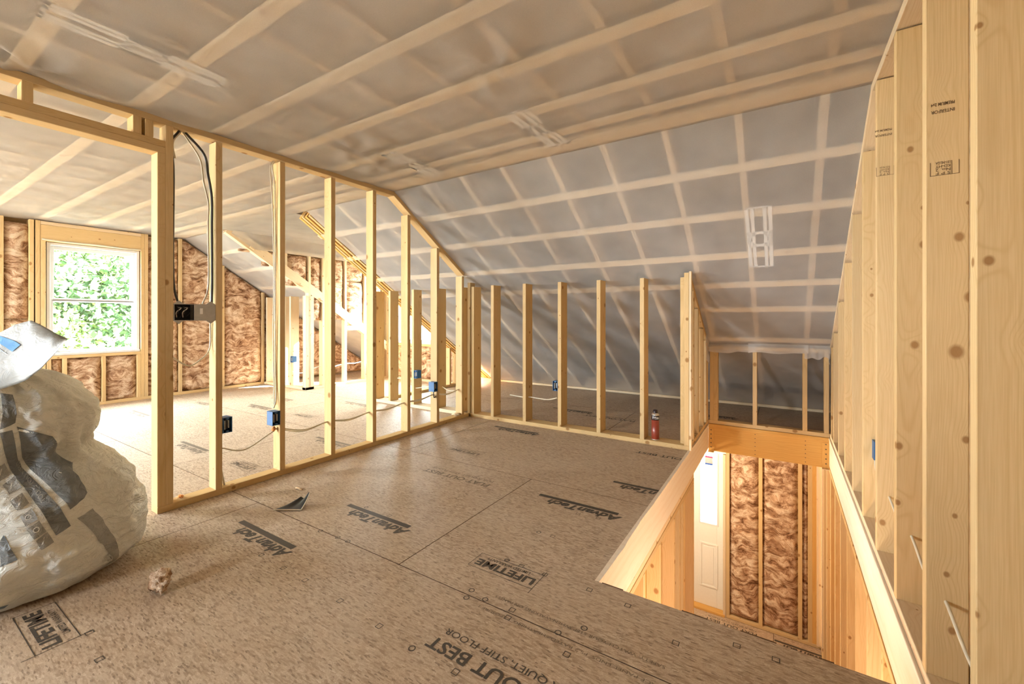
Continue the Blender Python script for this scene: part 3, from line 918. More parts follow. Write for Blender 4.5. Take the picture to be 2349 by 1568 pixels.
# gable wall below the slope behind the knee wall
batt(wg, (XG - 0.035, YE - 0.1, 0.04), (0, -1, 0), (1, 0, 0), YE - 0.1 - 3.9, 1.2, 0.022, 50, cut=lambda x: max(0.05, zs(YE - 0.1 - x) - 0.06))
for (lo, hi) in (((XG1 - 0.03, YR - 0.2, -0.3), (XG1 - 0.012, -2.90, 2.6)), ((XG1 - 0.03, -0.62, -0.3), (XG1 - 0.012, WY0, 2.6)), ((XG1 - 0.03, -2.90, -0.3), (XG1 - 0.012, -0.62, 0.62)), ((XG1 - 0.03, -2.90, 2.02), (XG1 - 0.012, -0.62, 2.6)), ((XG1 - 0.03, WY1, -0.3), (XG1 - 0.012, YE + 0.3, 2.6)),
                 ((XG1 - 0.03, WY0, -0.3), (XG1 - 0.012, WY1, WZ0 - 0.04)), ((XG1 - 0.03, WY0, WZ1), (XG1 - 0.012, WY1, 2.6))):
    board('sheathing', wg, lo, hi, 'sheath', 0)
# the window itself: frame, two sashes, panes
w1 = empty('window_1', (XG1 + 0.05, (WY0 + WY1) / 2, WZ0), 'white vinyl double hung window in the gable wall, trees outside', 'window', kind='structure')
frame4('window_frame', w1, 'x', (WY0, WZ0 - 0.04), (WY1, WZ1), XG1 - 0.03, XG - 0.03, 0.030, 'vinyl')
wm = (WZ0 + WZ1) / 2 - 0.03
frame4('upper_sash', w1, 'x', (WY0 + 0.03, wm - 0.02), (WY1 - 0.03, WZ1 - 0.03), XG1 + 0.005, XG1 + 0.035, 0.045, 'vinyl')
frame4('lower_sash', w1, 'x', (WY0 + 0.03, WZ0 - 0.01), (WY1 - 0.03, wm + 0.02), XG1 + 0.04, XG1 + 0.07, 0.032, 'vinyl')
board('pane', w1, (XG1 + 0.018, WY0 + 0.07, wm), (XG1 + 0.022, WY1 - 0.07, WZ1 - 0.07), 'glass', 0)
board('pane', w1, (XG1 + 0.053, WY0 + 0.06, WZ0 + 0.02), (XG1 + 0.057, WY1 - 0.06, wm), 'glass', 0)
board('window_sill', w1, (XG1 + 0.07, WY0, WZ0 - 0.04), (XG - 0.005, WY1, WZ0 - 0.012), 'vinyl')
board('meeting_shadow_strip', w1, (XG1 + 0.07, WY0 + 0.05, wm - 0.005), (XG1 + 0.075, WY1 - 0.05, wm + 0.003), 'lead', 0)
tube('foam_bead', [(XG + 0.002, 1.30, WZ1 + 0.025), (XG + 0.004, 1.5, WZ1 + 0.018), (XG + 0.004, 1.8, WZ1 + 0.020), (XG + 0.003, 2.05, WZ1 + 0.012), (XG + 0.003, 2.22, WZ1 + 0.016)], 0.010, 'nm', w1)

# ------------------------------------------------------------------ dormer
wd = empty('wall_dormer_left', (XD0, 4.7, 0), 'insulated left cheek wall of the dormer', 'wall', kind='structure')
board('bottom_plate', wd, (XD0 - 0.09, YB + 0.02, 0), (XD0, YDF, 0.038), 'pale')
dst = [YB + 0.07, 4.145, 4.56, 4.955, 5.36, 5.455]
for y in dst:
    board('stud', wd, (XD0 - 0.089, y, 0.038), (XD0, y + 0.038, 2.07), 'pale')
for y in (3.22, 3.55):
    board('cripple_stud', wd, (XD0 - 0.06, y, zs(y) + 0.06), (XD0 - 0.02, y + 0.038, 2.07), 'pale')
board('top_plate', wd, (XD0 - 0.089, YBRK + 0.3, 2.07), (XD0, YDF, 2.108), 'pale')
v, f = grid(lambda a, b: (XD0 + 0.006 + 0.01 * noise.noise(Vector((a * 30, b * 3, 2))) + 0.05 * (b ** 2), YBRK + 0.08 + (YDF - YBRK - 0.08) * a, (lambda zb_: zb_ + (ZC - zb_) * b)(max(2.06, zs(YBRK + 0.08 + (YDF - YBRK - 0.08) * a) + 0.02))), 60, 6)
mesh_obj('netting_drop', v, f, 'fabric', ceiling, True)
def dbatt(y0, y1, z0, z1, sd, cut=None): batt(wd, (XD0 - 0.04, y1, z0), (0, -1, 0), (1, 0, 0), y1 - y0, z1 - z0, 0.025, sd, cut)
dbatt(3.26, 3.55, 1.86, 2.06, 61); dbatt(3.59, YB + 0.07, 1.60, 2.06, 62)
dbatt(2.95, 3.22, 2.03, 2.06, 67)
dbatt(YB + 0.11, 4.145, 1.075, 2.06, 63); dbatt(4.185, 4.56, 1.08, 2.06, 64)
dbatt(4.60, 4.955, 0.97, 1.72, 65); dbatt(4.60, 4.955, 1.74, 2.06, 68); dbatt(4.995, 5.36, 0.80, 2.06, 66)
board('batt_scrap', wd, (XD0 - 0.05, 4.62, 0.90), (XD0 - 0.0, 4.94, 0.975), 'wool', 0.01)
# outer sheathing of the cheek above the main roof
mesh_obj('sheathing', [(XD0 - 0.115, YBRK - 0.1, ZC + 0.2), (XD0 - 0.115, YDF + 0.2, zs(YDF + 0.2) + 0.10), (XD0 - 0.115, YDF + 0.2, ZC + 0.2),
                       (XD0 - 0.13, YBRK - 0.1, ZC + 0.2), (XD0 - 0.13, YDF + 0.2, zs(YDF + 0.2) + 0.10), (XD0 - 0.13, YDF + 0.2, ZC + 0.2)],
         [(0, 1, 2), (5, 4, 3), (0, 3, 4, 1), (1, 4, 5, 2), (2, 5, 3, 0)], 'sheath', wd)
wdr = empty('wall_dormer_right', (XD1, 4.8, 0), 'right side framing of the dormer', 'wall', kind='structure')
board('bottom_plate', wdr, (XD1 - 0.0, YB + 0.15, 0), (XD1 + 0.089, YDF + 0.1, 0.038), 'pine')
for y in (5.28, 5.45):
    board('stud', wdr, (XD1, y, 0.038), (XD1 + 0.089, y + 0.038, zs(y) - 0.02), 'pine')
for y in (4.2, 4.6, 5.0):
    board('stud', wdr, (XD1 + 0.02, y, zs(y) + 0.18), (XD1 + 0.109, y + 0.038, ZC - 0.02), 'pine')
mesh_obj('sheathing', [(XD1 + 0.21, YBRK - 0.1, ZC + 0.2), (XD1 + 0.21, YDF + 0.2, zs(YDF + 0.2) + 0.16), (XD1 + 0.21, YDF + 0.2, ZC + 0.2),
                       (XD1 + 0.23, YBRK - 0.1, ZC + 0.2), (XD1 + 0.23, YDF + 0.2, zs(YDF + 0.2) + 0.16), (XD1 + 0.23, YDF + 0.2, ZC + 0.2)],
         [(0, 2, 1), (5, 3, 4), (0, 1, 4, 3), (1, 2, 5, 4), (2, 0, 3, 5)], 'sheath', wdr)
wdf = empty('wall_dormer_front', ((XD0 + XD1) / 2, YDF, 0), 'insulated front wall of the dormer with its window', 'wall', kind='structure')
DX0, DX1, DZ0, DZ1 = -6.0, -5.13, 0.68, 1.92
board('bottom_plate', wdf, (XD0, YDF, 0), (XD1, YDF + 0.14, 0.038), 'pale')
for x in (XD0, -6.045, DX1 + 0.002, DX1 + 0.041, XD1 - 0.04):
    board('stud', wdf, (x, YDF, 0.038), (x + 0.038, YDF + 0.14, 2.1), 'pale')
board('sill_plate', wdf, (DX0, YDF, DZ0 - 0.07), (DX1, YDF + 0.14, DZ0 - 0.032), 'pine')
board('header', wdf, (DX0, YDF, DZ1), (DX1, YDF + 0.14, 2.1), 'pine')
board('top_plate', wdf, (XD0, YDF, 2.1), (XD1, YDF + 0.14, 2.2), 'pine')
for x0, x1, sd in ((DX0, -5.6, 71), (-5.56, DX1, 72)): batt(wdf, (x0, YDF + 0.04, 0.04), (1, 0, 0), (0, -1, 0), x1 - x0, DZ0 - 0.115, 0.025, sd)
batt(wdf, (DX1 + 0.085, YDF + 0.04, 0.04), (1, 0, 0), (0, -1, 0), XD1 - DX1 - 0.13, 2.05, 0.025, 73)
for lo, hi in (((XD0 - 0.2, YDF + 0.15, -0.1), (DX0, YDF + 0.17, 2.5)), ((DX1, YDF + 0.15, -0.1), (XD1 + 0.3, YDF + 0.17, 2.5)), ((DX0, YDF + 0.15, -0.1), (DX1, YDF + 0.17, DZ0 - 0.03)), ((DX0, YDF + 0.15, DZ1), (DX1, YDF + 0.17, 2.5))):
    board('sheathing', wdf, lo, hi, 'sheath', 0)
w2 = empty('window_2', ((DX0 + DX1) / 2, YDF + 0.08, DZ0), 'white vinyl window in the dormer front', 'window', kind='structure')
frame4('window_frame', w2, 'y', (DX0, DZ0 - 0.03), (DX1, DZ1), YDF + 0.03, YDF + 0.16, 0.03, 'vinyl')
frame4('sash', w2, 'y', (DX0 + 0.03, DZ0), (DX1 - 0.03, DZ1 - 0.03), YDF + 0.07, YDF + 0.11, 0.04, 'vinyl')
board('pane', w2, (DX0 + 0.06, YDF + 0.088, DZ0 + 0.03), (DX1 - 0.06, YDF + 0.092, DZ1 - 0.06), 'glass', 0)

# ------------------------------------------------------------------ right wall
wr = empty('wall_right', (XR + 0.045, 2.5, 0), 'tall open stud wall along the right side of the stairwell', 'wall', kind='structure')
XR1 = XR + 0.094
board('bottom_plate', wr, (XR, -3.4, 0.0), (XR1, Y1S + 0.1, 0.038), 'pale')
RST = []
for k in range(-11, 9):
    y = 1.375 + ST * k
    o = board('stud', wr, (XR, y, 0.038), (XR1, y + 0.038, zs(y + 0.05) - 0.046), 'pine')
    if k in (0, 1, 2, 3): RST.append(o)
board('stud', wr, (XR, 4.83, 0.038), (XR1, 4.868, zs(4.9) - 0.04), 'pine')
board('top_plate', wr, (XR, -3.4, ZC - 0.04), (XR1, YBRK + 0.02, ZC - 0.002), 'pale')
a, b = on_slope(YBRK, -0.022), on_slope(Y1S, -0.022)
beam('sloped_top_plate', wr, (XR + 0.0445, a.y, a.z), (XR + 0.0445, b.y, b.z), 0.089, 0.038, mat='pale')
board('sheathing', wr, (XR1 + 0.03, YR - 0.2, -0.02), (XR1 + 0.05, YE + 0.3, 2.6), 'sheath', 0)
# grade stamps
def stamp_box(stud, x1, z, yface, lines, w=0.056, h=0.036):
    """stamp on the near side of a stud, printed upside down"""
    for i, s in enumerate(lines):
        text_plane('grade_stamp', s, stud, (x1 - 0.003, yface - 0.0006, z + 0.010 + 0.0105 * i), (-1, 0, 0), (0, 0, -1), 0.0085, w * 0.68, 'stamp', 0.01)
    v, f = [], []
    for (a0, a1, b0, b1) in ((x1 - w, x1 + 0.016, z + 0.040, z + 0.0415), (x1 - w, x1 - w + 0.0015, z, z + 0.0415), (x1 + 0.0145, x1 + 0.016, z, z + 0.0415), (x1 - 0.001, x1 + 0.0005, z, z + 0.0415)):
        k = len(v)
        v += [(a0, yface - 0.0006, z * 2 + 0.0415 - b0 - 0.0), (a1, yface - 0.0006, z * 2 + 0.0415 - b0), (a1, yface - 0.0006, z * 2 + 0.0415 - b1), (a0, yface - 0.0006, z * 2 + 0.0415 - b1)]
        f.append((k, k + 1, k + 2, k + 3))
    mesh_obj('grade_stamp', v, f, 'stamp', stud)
y1 = 1.375 + ST
p = at(2190, 398, Y=y1)
stamp_box(RST[1], p.x - 0.006, p.z, y1, ['S P F', 'No. 2', 'KD-HT', '131-NLGA'], 0.048)
p = at(2190, 255, Y=y1)
text_plane('grade_stamp', 'INTERFOR', RST[1], (p.x, y1 - 0.0006, p.z + 0.012), (-1, 0, 0), (0, 0, -1), 0.010, 0.052, 'stamp', 0.02)
text_plane('grade_stamp', 'PREMIUM 2x4', RST[1], (p.x, y1 - 0.0006, p.z + 0.034), (-1, 0, 0), (0, 0, -1), 0.010, 0.052, 'stamp', 0.02)
y2 = y1 + ST
y3 = y2 + ST
p = at(2046, 400, Y=y3)
stamp_box(RST[3], p.x - 0.008, p.z, y3, ['S P F', 'No. 2', 'KD-HT', '131-NLGA'], 0.048)
p = at(2046, 310, Y=y3)
text_plane('grade_stamp', 'INTERFOR', RST[3], (p.x, y3 - 0.0006, p.z + 0.012), (-1, 0, 0), (0, 0, -1), 0.010, 0.06, 'stamp', 0.02)
text_plane('grade_stamp', 'PREMIUM 2x4', RST[3], (p.x, y3 - 0.0006, p.z + 0.034), (-1, 0, 0), (0, 0, -1), 0.010, 0.06, 'stamp', 0.02)

# ------------------------------------------------------------------ stairwell: rims, header, recess walls
rim = empty('trim_stairwell', (XS, 3.3, -0.27), 'pale veneer lumber rim and orange header round the stair opening', 'stairwell rim', kind='structure')
board('rim_board', rim, (XS - 0.044, Y0S, -0.262), (XS - 0.001, Y1S, -0.020), 'rim')
board('rim_board', rim, (XR - 0.006, 0.9, -0.262), (XR + 0.038, Y1S, -0.020), 'rim')
board('subfloor_edge', rim, (XR - 0.010, 0.9, -0.019), (XR + 0.02, Y1S + 0.05, -0.001), 'rim')
board('near_header', rim, (XS, Y0S - 0.044, -0.262), (XR - 0.006, Y0S - 0.001, -0.020), 'lvl')
board('header', rim, (XS, Y1S, -0.285), (XR - 0.006, Y1S + 0.044, -0.036), 'lvl')
board('subfloor_edge', rim, (XS, Y1S - 0.012, -0.0355), (XR - 0.006, Y1S + 0.06, -0.001), 'lvl')
for s, x in ((1, XS), (-1, XR - 0.006)):
    # bent steel joist hanger with nails
    board('joist_hanger', rim, (x, Y1S - 0.004, -0.285), (x + s * 0.055, Y1S - 0.001, -0.05), 'lvl')
    board('joist_hanger', rim, (x, Y1S - 0.05, -0.289), (x + s * 0.055, Y1S + 0.0, -0.286), 'canmetal')
    for k in range(5): board('nail_head', rim, (x + s * 0.02, Y1S - 0.008, -0.25 + 0.045 * k), (x + s * 0.03, Y1S - 0.004, -0.24 + 0.045 * k), 'nail', 0)
for x in (-0.24, 0.178):
    for k in range(6): board('nail_head', rim, (x - 0.004, Y1S - 0.003, -0.26 + 0.04 * k), (x + 0.003, Y1S + 0.001, -0.254 + 0.04 * k), 'nail', 0)

wse = empty('wall_stair_end', (-0.15, Y1S, 0), 'low stud wall on the header at the end of the stair recess', 'wall', kind='structure')
board('bottom_plate', wse, (XS, Y1S, 0.0), (XR, Y1S + 0.089, 0.038), 'pine')
ze = zs(Y1S) - 0.01
for x in (XS + 0.012, XS + 0.05, -0.262, 0.155, XR - 0.045):
    board('stud', wse, (x, Y1S, 0.038), (x + 0.038, Y1S + 0.089, ze - 0.06), 'pine')
board('top_plate', wse, (XS, Y1S + 0.005, ze - 0.06), (XR, Y1S + 0.089, ze - 0.022), 'pine')
wsl = empty('wall_stair_left', (XS, 4.4, 0), 'stud side wall of the stair recess on the left', 'wall', kind='structure')
board('bottom_plate', wsl, (XS - 0.089, YB + 0.141, 0), (XS - 0.001, Y1S, 0.038), 'pine')
for y in (YB + 0.001, 4.06, 4.30, 4.60, 4.80, 4.90):
    xa = XS - 0.089 if y > 3.9 else XS - 0.0015
    if y > 3.9: board('stud', wsl, (XS - 0.089, y, 0.038), (XS - 0.001, y + 0.038, zs(y + 0.04) - 0.045), 'pine')
    else: board('stud', wsl, (XS - 0.001, y, 0.0), (XS + 0.018, y + 0.036, zs(y + 0.04) - 0.03), 'pale')
a, b = on_slope(YB + 0.16, -0.024), on_slope(Y1S, -0.024)
beam('sloped_top_plate', wsl, (XS - 0.045, a.y, a.z), (XS - 0.045, b.y, b.z), 0.086, 0.037, mat='pine')
# netting folded over the top of the end wall
def fold(x0, x1, z0, z1, seed, y=Y1S - 0.012, dip=0.03):
    v, f = grid(lambda a, b: (x0 + (x1 - x0) * a, y - 0.012 * math.sin(b * math.pi) - 0.010 * noise.noise(Vector((a * 6 + seed, b * 3, seed))),
                              z0 + (z1 - z0) * b + dip * noise.noise(Vector((a * 3.1 + seed, 0.3, seed))) * (1 - b)), 26, 6)
    mesh_obj('netting_fold', v, f, 'fabric', ceiling, True)
fold(XS, -0.24, ze - 0.085, ze + 0.0, 1.2); fold(-0.30, 0.20, ze - 0.075, ze + 0.012, 3.4, Y1S - 0.02); fold(0.17, XR, ze - 0.11, ze + 0.01, 7.1)
v, f = grid(lambda a, b: (XS + 0.004 + 0.006 * math.sin(7 * b), Y1S - 0.20 + 0.20 * a, (ze - 0.22 + 0.10 * (1 - a) * 0.7) + (0.23 + 0.03 * (1 - a)) * b), 8, 10)
mesh_obj('netting_fold', v, f, 'fabric', ceiling, True)
v, f = grid(lambda a, b: (XR - 0.006 - 0.006 * math.sin(6 * b), Y1S - 0.10 + 0.10 * a, (ze - 0.16) + 0.16 * b), 8, 10)
mesh_obj('netting_fold', v, f, 'fabric', ceiling, True)

# ------------------------------------------------------------------ ground floor seen through the opening
fl = empty('floor_lower', (-0.3, 4, ZL), 'strand board floor of the entry at the foot of the stairwell', 'floor', kind='structure')
for (x0, x1, y0, y1_) in ((-3.6, -1.16, -0.5, 1.9), (-1.16, 1.2, -0.5, 1.9), (-3.6, -1.16, 1.9, 4.34), (-1.16, 1.2, 1.9, 4.34), (-3.6, -0.1, 4.34, 6.1), (-0.1, 1.2, 4.34, 6.1)):
    floor_panel(x0, x1, y0, y1_, ZL, 0.02, None, fl)
logo(0.43, 5.97, 0.52, z=ZL, parent=fl)
slogan(-0.27, 5.98, z=ZL, parent=fl)
board('slab', fl, (-3.7, -0.6, ZL - 0.1), (1.3, 6.25, ZL - 0.022), 'osb_edge', 0)
YF = 6.1
wlf = empty('wall_lower_front', (-0.3, YF, ZL), 'insulated stud wall of the entry beside the front door', 'wall', kind='structure')
ZT = -0.02
board('bottom_plate', wlf, (-0.62, YF, ZL), (XR + 0.02, YF + 0.14, ZL + 0.038), 'pine')
for (x, m_) in ((-0.622, 'pine'), (-0.259, 'pine'), (0.147, 'pine'), (0.244, 'pine'), (0.285, 'lvl'), (0.326, 'pale')):
    w_ = 0.042
    board('stud', wlf, (x, YF - (0.0 if x < 0.3 else 0.03), ZL + 0.038), (x + w_, YF + 0.14, ZT), m_)
for x0, x1, sd in ((-0.58, -0.259, 81), (-0.217, 0.147, 82), (0.189, 0.244, 83)):
    batt(wlf, (x0, YF + 0.03, ZL + 0.045), (1, 0, 0), (0, -1, 0), x1 - x0, ZT - ZL - 0.06, 0.028, sd)
for lo, hi in (((-0.655, YF + 0.15, ZL - 0.1), (1.2, YF + 0.17, 0.2)), ((-3.7, YF + 0.15, ZL - 0.1), (-1.60, YF + 0.17, 0.2)), ((-1.60, YF + 0.15, ZL + 2.07), (-0.655, YF + 0.17, 0.2)), ((-7.6, YE + 0.02, -0.4), (0.6, YE + 0.06, 0.35))):
    board('sheathing', wlf, lo, hi, 'sheath', 0)
board('drywall_side', wlf, (-3.6, YF + 0.1, ZL), (-1.64, YF + 0.12, 0.0), 'doorwhite', 0)
board('header', wlf, (-1.64, YF, ZL + 2.09), (-0.622, YF + 0.14, ZT), 'doorwhite')
# front door with leaded glass
door = empty('door_1', (-1.1, YF + 0.08, ZL), 'white panelled front door with tall leaded glass light', 'door', kind='structure')
DXR = -0.655
gx0, gx1, gz0, gz1 = -0.935, -0.735, -1.60, -0.67
yd = YF + 0.075
def door_bar(x0, x1, z0, z1, nm='door_leaf'): return board(nm, door, (x0, yd, z0), (x1, yd + 0.044, z1), 'doorwhite', 0.003)
ztop = ZL + 2.06
door_bar(gx1, DXR, ZL + 0.03, ztop)
door_bar(-1.565, -1.56 + 0.12, ZL + 0.03, ztop)
door_bar(-1.19, gx0, gz0, gz1)
door_bar(-1.445, gx1, gz1, ztop)
door_bar(-1.445, gx1, ZL + 0.03, gz0)
door_bar(-1.445, -1.19 - 0.2, gz0, gz1)
frame4('glass_moulding', door, 'y', (gx0 - 0.018, gz0 - 0.018), (gx1 + 0.018, gz1 + 0.018), yd - 0.008, yd, 0.02, 'vinyl')
board('door_glass', door, (gx0, yd + 0.018, gz0), (gx1, yd + 0.024, gz1), 'frosted', 0)
board('door_glass', door, (-1.39, yd + 0.018, gz0), (-1.19, yd + 0.024, gz1), 'frosted', 0)
for x in (gx0 + 0.07, gx0 + 0.145): board('came', door, (x, yd + 0.012, gz0), (x + 0.004, yd + 0.017, gz1 - 0.2), 'lead', 0)
for z in (gz0 + 0.07, gz0 + 0.15, gz0 + 0.46, gz0 + 0.53, gz1 - 0.14, gz1 - 0.06): board('came', door, (gx0, yd + 0.012, z), (gx1, yd + 0.016, z + 0.003), 'lead', 0)
# paper sticker on the glass
board('sticker', door, (gx0 + 0.055, yd + 0.008, gz1 - 0.155), (gx0 + 0.150, yd + 0.010, gz1 - 0.045), 'steel', 0)
board('sticker_band', door, (gx0 + 0.055, yd + 0.006, gz1 - 0.065), (gx0 + 0.150, yd + 0.0079, gz1 - 0.045), 'magenta', 0)
board('sticker_band', door, (gx0 + 0.055, yd + 0.006, gz1 - 0.160), (gx0 + 0.150, yd + 0.0079, gz1 - 0.140), 'blueink', 0)
for (x0, x1) in ((gx0 - 0.005, gx1 + 0.01),):
    frame4('panel_moulding', door, 'y', (x0, ZL + 0.28), (x1, ZL + 0.86), yd - 0.010, yd, 0.022, 'doorwhite')
    board('raised_panel', door, (x0 + 0.05, yd - 0.006, ZL + 0.33), (x1 - 0.05, yd + 0.0, ZL + 0.81), 'doorwhite')
board('threshold', door, (-1.6, YF - 0.02, ZL), (DXR + 0.02, YF + 0.14, ZL + 0.03), 'lvl')
board('door_jamb', door, (DXR, YF - 0.005, ZL), (DXR + 0.032, YF + 0.14, ztop + 0.02), 'pale')
# stair side walls of the ground floor
wll = empty('wall_lower_left', (XS, 3, ZL), 'stud wall under the left rim of the stairwell', 'wall', kind='structure')
board('top_plate', wll, (XS - 0.089, 1.4, -0.302), (XS - 0.003, 4.082, -0.264), 'pale')
board('top_plate', wll, (XS - 0.089, 1.4, -0.341), (XS - 0.001, 4.082, -0.303), 'pine')
for y in (1.65, 2.05, 2.456, 2.84, 3.262, 3.455, 3.60, 3.642, 4.044):
    board('stud', wll, (XS - 0.089, y, ZL + 0.038), (XS - 0.001, y + 0.038, -0.342), 'pine')
board('bottom_plate', wll, (XS - 0.089, 1.4, ZL), (XS - 0.001, 4.082, ZL + 0.038), 'pine')
board('drywall_side', wll, (XS - 0.105, 0.2, ZL), (XS - 0.09, 4.08, -0.262), 'lvl', 0)
wlr = empty('wall_lower_right', (XR, 4, ZL), 'stud wall under the right rim of the stairwell', 'wall', kind='structure')
board('top_plate', wlr, (XR + 0.004, 0.9, -0.302), (XR + 0.089, YF, -0.264), 'pale')
board('top_plate', wlr, (XR, 0.9, -0.341), (XR + 0.089, YF, -0.303), 'pine')
for k in range(-3, 9):
    y = 2.455 + ST * k
    board('stud', wlr, (XR, y, ZL + 0.038), (XR + 0.089, y + 0.038, -0.342), 'pine')
board('stud', wlr, (XR, YF - 0.1, ZL + 0.038), (XR + 0.089, YF - 0.06, -0.342), 'pale')
board('bottom_plate', wlr, (XR, 0.9, ZL), (XR + 0.089, YF, ZL + 0.038), 'pine')
board('drywall_side', wlr, (XR + 0.092, -0.5, ZL), (XR + 0.108, YF + 0.1, -0.05), 'lvl', 0)
# closing walls of the ground floor
wlo = empty('wall_lower_rear', (-1.5, -0.5, ZL), 'plain rear walls of the ground floor', 'wall', kind='structure')
board('drywall_side', wlo, (-3.7, -0.6, ZL), (0.6, -0.55, -0.05), 'sheath', 0)
board('drywall_side', wlo, (-3.7, -0.6, ZL), (-3.65, YF + 0.15, -0.05), 'sheath', 0)

# ------------------------------------------------------------------ rear wall behind the viewpoint, with unseen windows added for light
wre = empty('wall_rear', (-3.5, YR, 0), 'plain rear wall behind the viewpoint with windows added for light', 'wall', kind='structure')
edges = []
for wx, ww in ADDED_WIN: edges += [wx - ww / 2, wx + ww / 2]
xs_ = [XG - 0.2] + edges + [0.6]
for i in range(0, len(xs_), 2): board('wall_panel', wre, (xs_[i], YR - 0.16, -0.3), (xs_[i + 1], YR, 2.6), 'sheath', 0)
for wx, ww in ADDED_WIN:
    board('wall_panel', wre, (wx - ww / 2, YR - 0.16, -0.3), (wx + ww / 2, YR, 0.65), 'sheath', 0)
    board('wall_panel', wre, (wx - ww / 2, YR - 0.16, 2.05), (wx + ww / 2, YR, 2.6), 'sheath', 0)
    frame4('window_frame', wre, 'y', (wx - ww / 2, 0.65), (wx + ww / 2, 2.05), YR - 0.12, YR - 0.02, 0.05, 'vinyl')

# unseen board screen added behind the viewpoint to shade the right wall
wq = empty('wall_shade_screen', (-0.35, -0.75, 0), 'unseen board screen added behind the viewpoint for shade', 'wall', kind='structure')
for k in range(8): board('shade_board', wq, (-1.15 + 0.2 * k, -0.79, 0.0), (-0.953 + 0.2 * k, -0.76, ZC - 0.03), 'pine')

# ------------------------------------------------------------------ electrical boxes and cables
def outlet_box(loc, label, open_dir='x', w=0.055, h=0.098, d=0.072, side=1, tilt=0):
    """blue plastic box, open on one side, with rim, screw ears, nails and wires tucked inside"""
    e = empty('outlet_box', loc, label, 'electrical box', 'blue outlet boxes')
    t = 0.003
    L = Vector(loc)
    def bx(nm, lo, hi, m='blue'):
        if open_dir == 'x': a, b = lo, hi                         # opens towards +x; w along y
        elif open_dir == '-y': a, b = (lo[1], -hi[0], lo[2]), (hi[1], -lo[0], hi[2])
        else: a, b = (-hi[0], lo[1], lo[2]), (-lo[0], hi[1], hi[2])
        return board(nm, e, L + Vector(a), L + Vector(b), m, 0.0008)
    bx('back', (-d, -w / 2, 0), (-d + t, w / 2, h))
    bx('side', (-d, -w / 2, 0), (0, -w / 2 + t, h)); bx('side', (-d, w / 2 - t, 0), (0, w / 2, h))
    bx('side', (-d, -w / 2, 0), (0, w / 2, t)); bx('side', (-d, -w / 2, h - t), (0, w / 2, h))
    bx('screw_ear', (-0.02, -0.008, h - 0.014), (0, 0.008, h - t)); bx('screw_ear', (-0.02, -0.008, t), (0, 0.008, 0.014))
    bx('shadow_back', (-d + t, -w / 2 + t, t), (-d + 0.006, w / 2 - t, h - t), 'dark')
    for k, m_ in enumerate(('white', 'blackcable', 'white')):
        bx('wire', (-0.03, -0.014 + 0.011 * k, 0.02 + 0.004 * k), (-0.008, -0.010 + 0.011 * k, h - 0.022), m_)
    for z in (0.02, h - 0.02): bx('nail', (-0.045, (w / 2) * side, z), (-0.041, (w / 2 + 0.016) * side, z + 0.004), 'nail')
    return e
y3p = p_near[2 - 1]
sf = lambda u, v, X: at(u, v, X=X)
p = at(632, 975, X=XP)
outlet_box((XP + 0.006, p_near[1] - 0.0285, p.z), 'blue outlet box on the third partition stud, open front towards the room, cable above')
p = at(520, 992, X=XP)
outlet_box((XP + 0.004, p_near[0] + 0.038 + 0.0285, p.z), 'blue outlet box behind the first narrow stud right of the door post', side=-1)
p = at(1000, 897, X=XP)
outlet_box((XP + 0.012, p_near[5] - 0.029, p.z), 'blue outlet box on the partition near its far end')
p = at(958, 868, Y=YB)
outlet_box((-3.915 + 0.038 + 0.03, YB - 0.004, p.z), 'blue outlet box on the left room knee wall seen through the partition', '-y', side=-1)
p = at(675, 832, Y=YB)
outlet_box((-6.64 + 0.038 + 0.03, YB + 0.015, p.z), 'bright blue outlet box on the short knee wall by the gable wall', '-y', side=-1)
p = at(1272, 896, Y=YB)
outlet_box((-2.7083 + 2 * ST - 0.03, YB + 0.002, p.z), 'blue outlet box on the middle stud of the back knee wall', '-y')
y4 = 1.375 + ST * 4
p = at(1998, 1048, Y=y4)
outlet_box((XR1 + 0.004, y4 - 0.0285, p.z), 'blue outlet box on the right wall above the stair opening', 'x', d=0.06)

# steel double device box between door post and first stud
zb = at(443, 735, X=XP).z
gb = empty('device_box', (XP - 0.03, 1.166, zb), 'grey steel device box bridging door post and first stud', 'electrical box')
zt_ = at(443, 697, X=XP).z
ya, yb = 1.058, p_near[0] - 0.002
ym = (ya + yb) / 2 - 0.005
for (nm, lo, hi, m_) in (('back', (XP - 0.062, ya, zb), (XP - 0.060, yb, zt_), 'steel'), ('side', (XP - 0.060, ya, zb), (XP, ya + 0.003, zt_), 'steel'), ('side', (XP - 0.060, yb - 0.003, zb), (XP, yb, zt_), 'steel'),
                         ('side', (XP - 0.060, ya, zb), (XP, yb, zb + 0.003), 'steel'), ('side', (XP - 0.060, ya, zt_ - 0.003), (XP, yb, zt_), 'steel'), ('cover', (XP - 0.004, ym, zb + 0.003), (XP - 0.001, yb - 0.003, zt_ - 0.003), 'steel'),
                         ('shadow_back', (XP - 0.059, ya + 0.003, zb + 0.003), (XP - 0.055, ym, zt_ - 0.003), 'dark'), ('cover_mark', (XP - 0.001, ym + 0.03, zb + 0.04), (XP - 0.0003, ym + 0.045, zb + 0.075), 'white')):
    board(nm, gb, lo, hi, m_, 0.0008)
for (yy, zz, sg) in ((ya, zt_, 1), (yb - 0.05, zt_, 1), (ya, zb, -1), (yb - 0.05, zb, -1)):
    mesh_obj('mounting_tab', [(XP - 0.002, yy, zz), (XP - 0.002, yy + 0.05, zz), (XP - 0.002, yy + 0.025, zz + 0.02 * sg), (XP - 0.004, yy, zz), (XP - 0.004, yy + 0.05, zz), (XP - 0.004, yy + 0.025, zz + 0.02 * sg)],
             [(0, 1, 2), (5, 4, 3), (0, 3, 4, 1), (1, 4, 5, 2), (2, 5, 3, 0)], 'steel', gb)
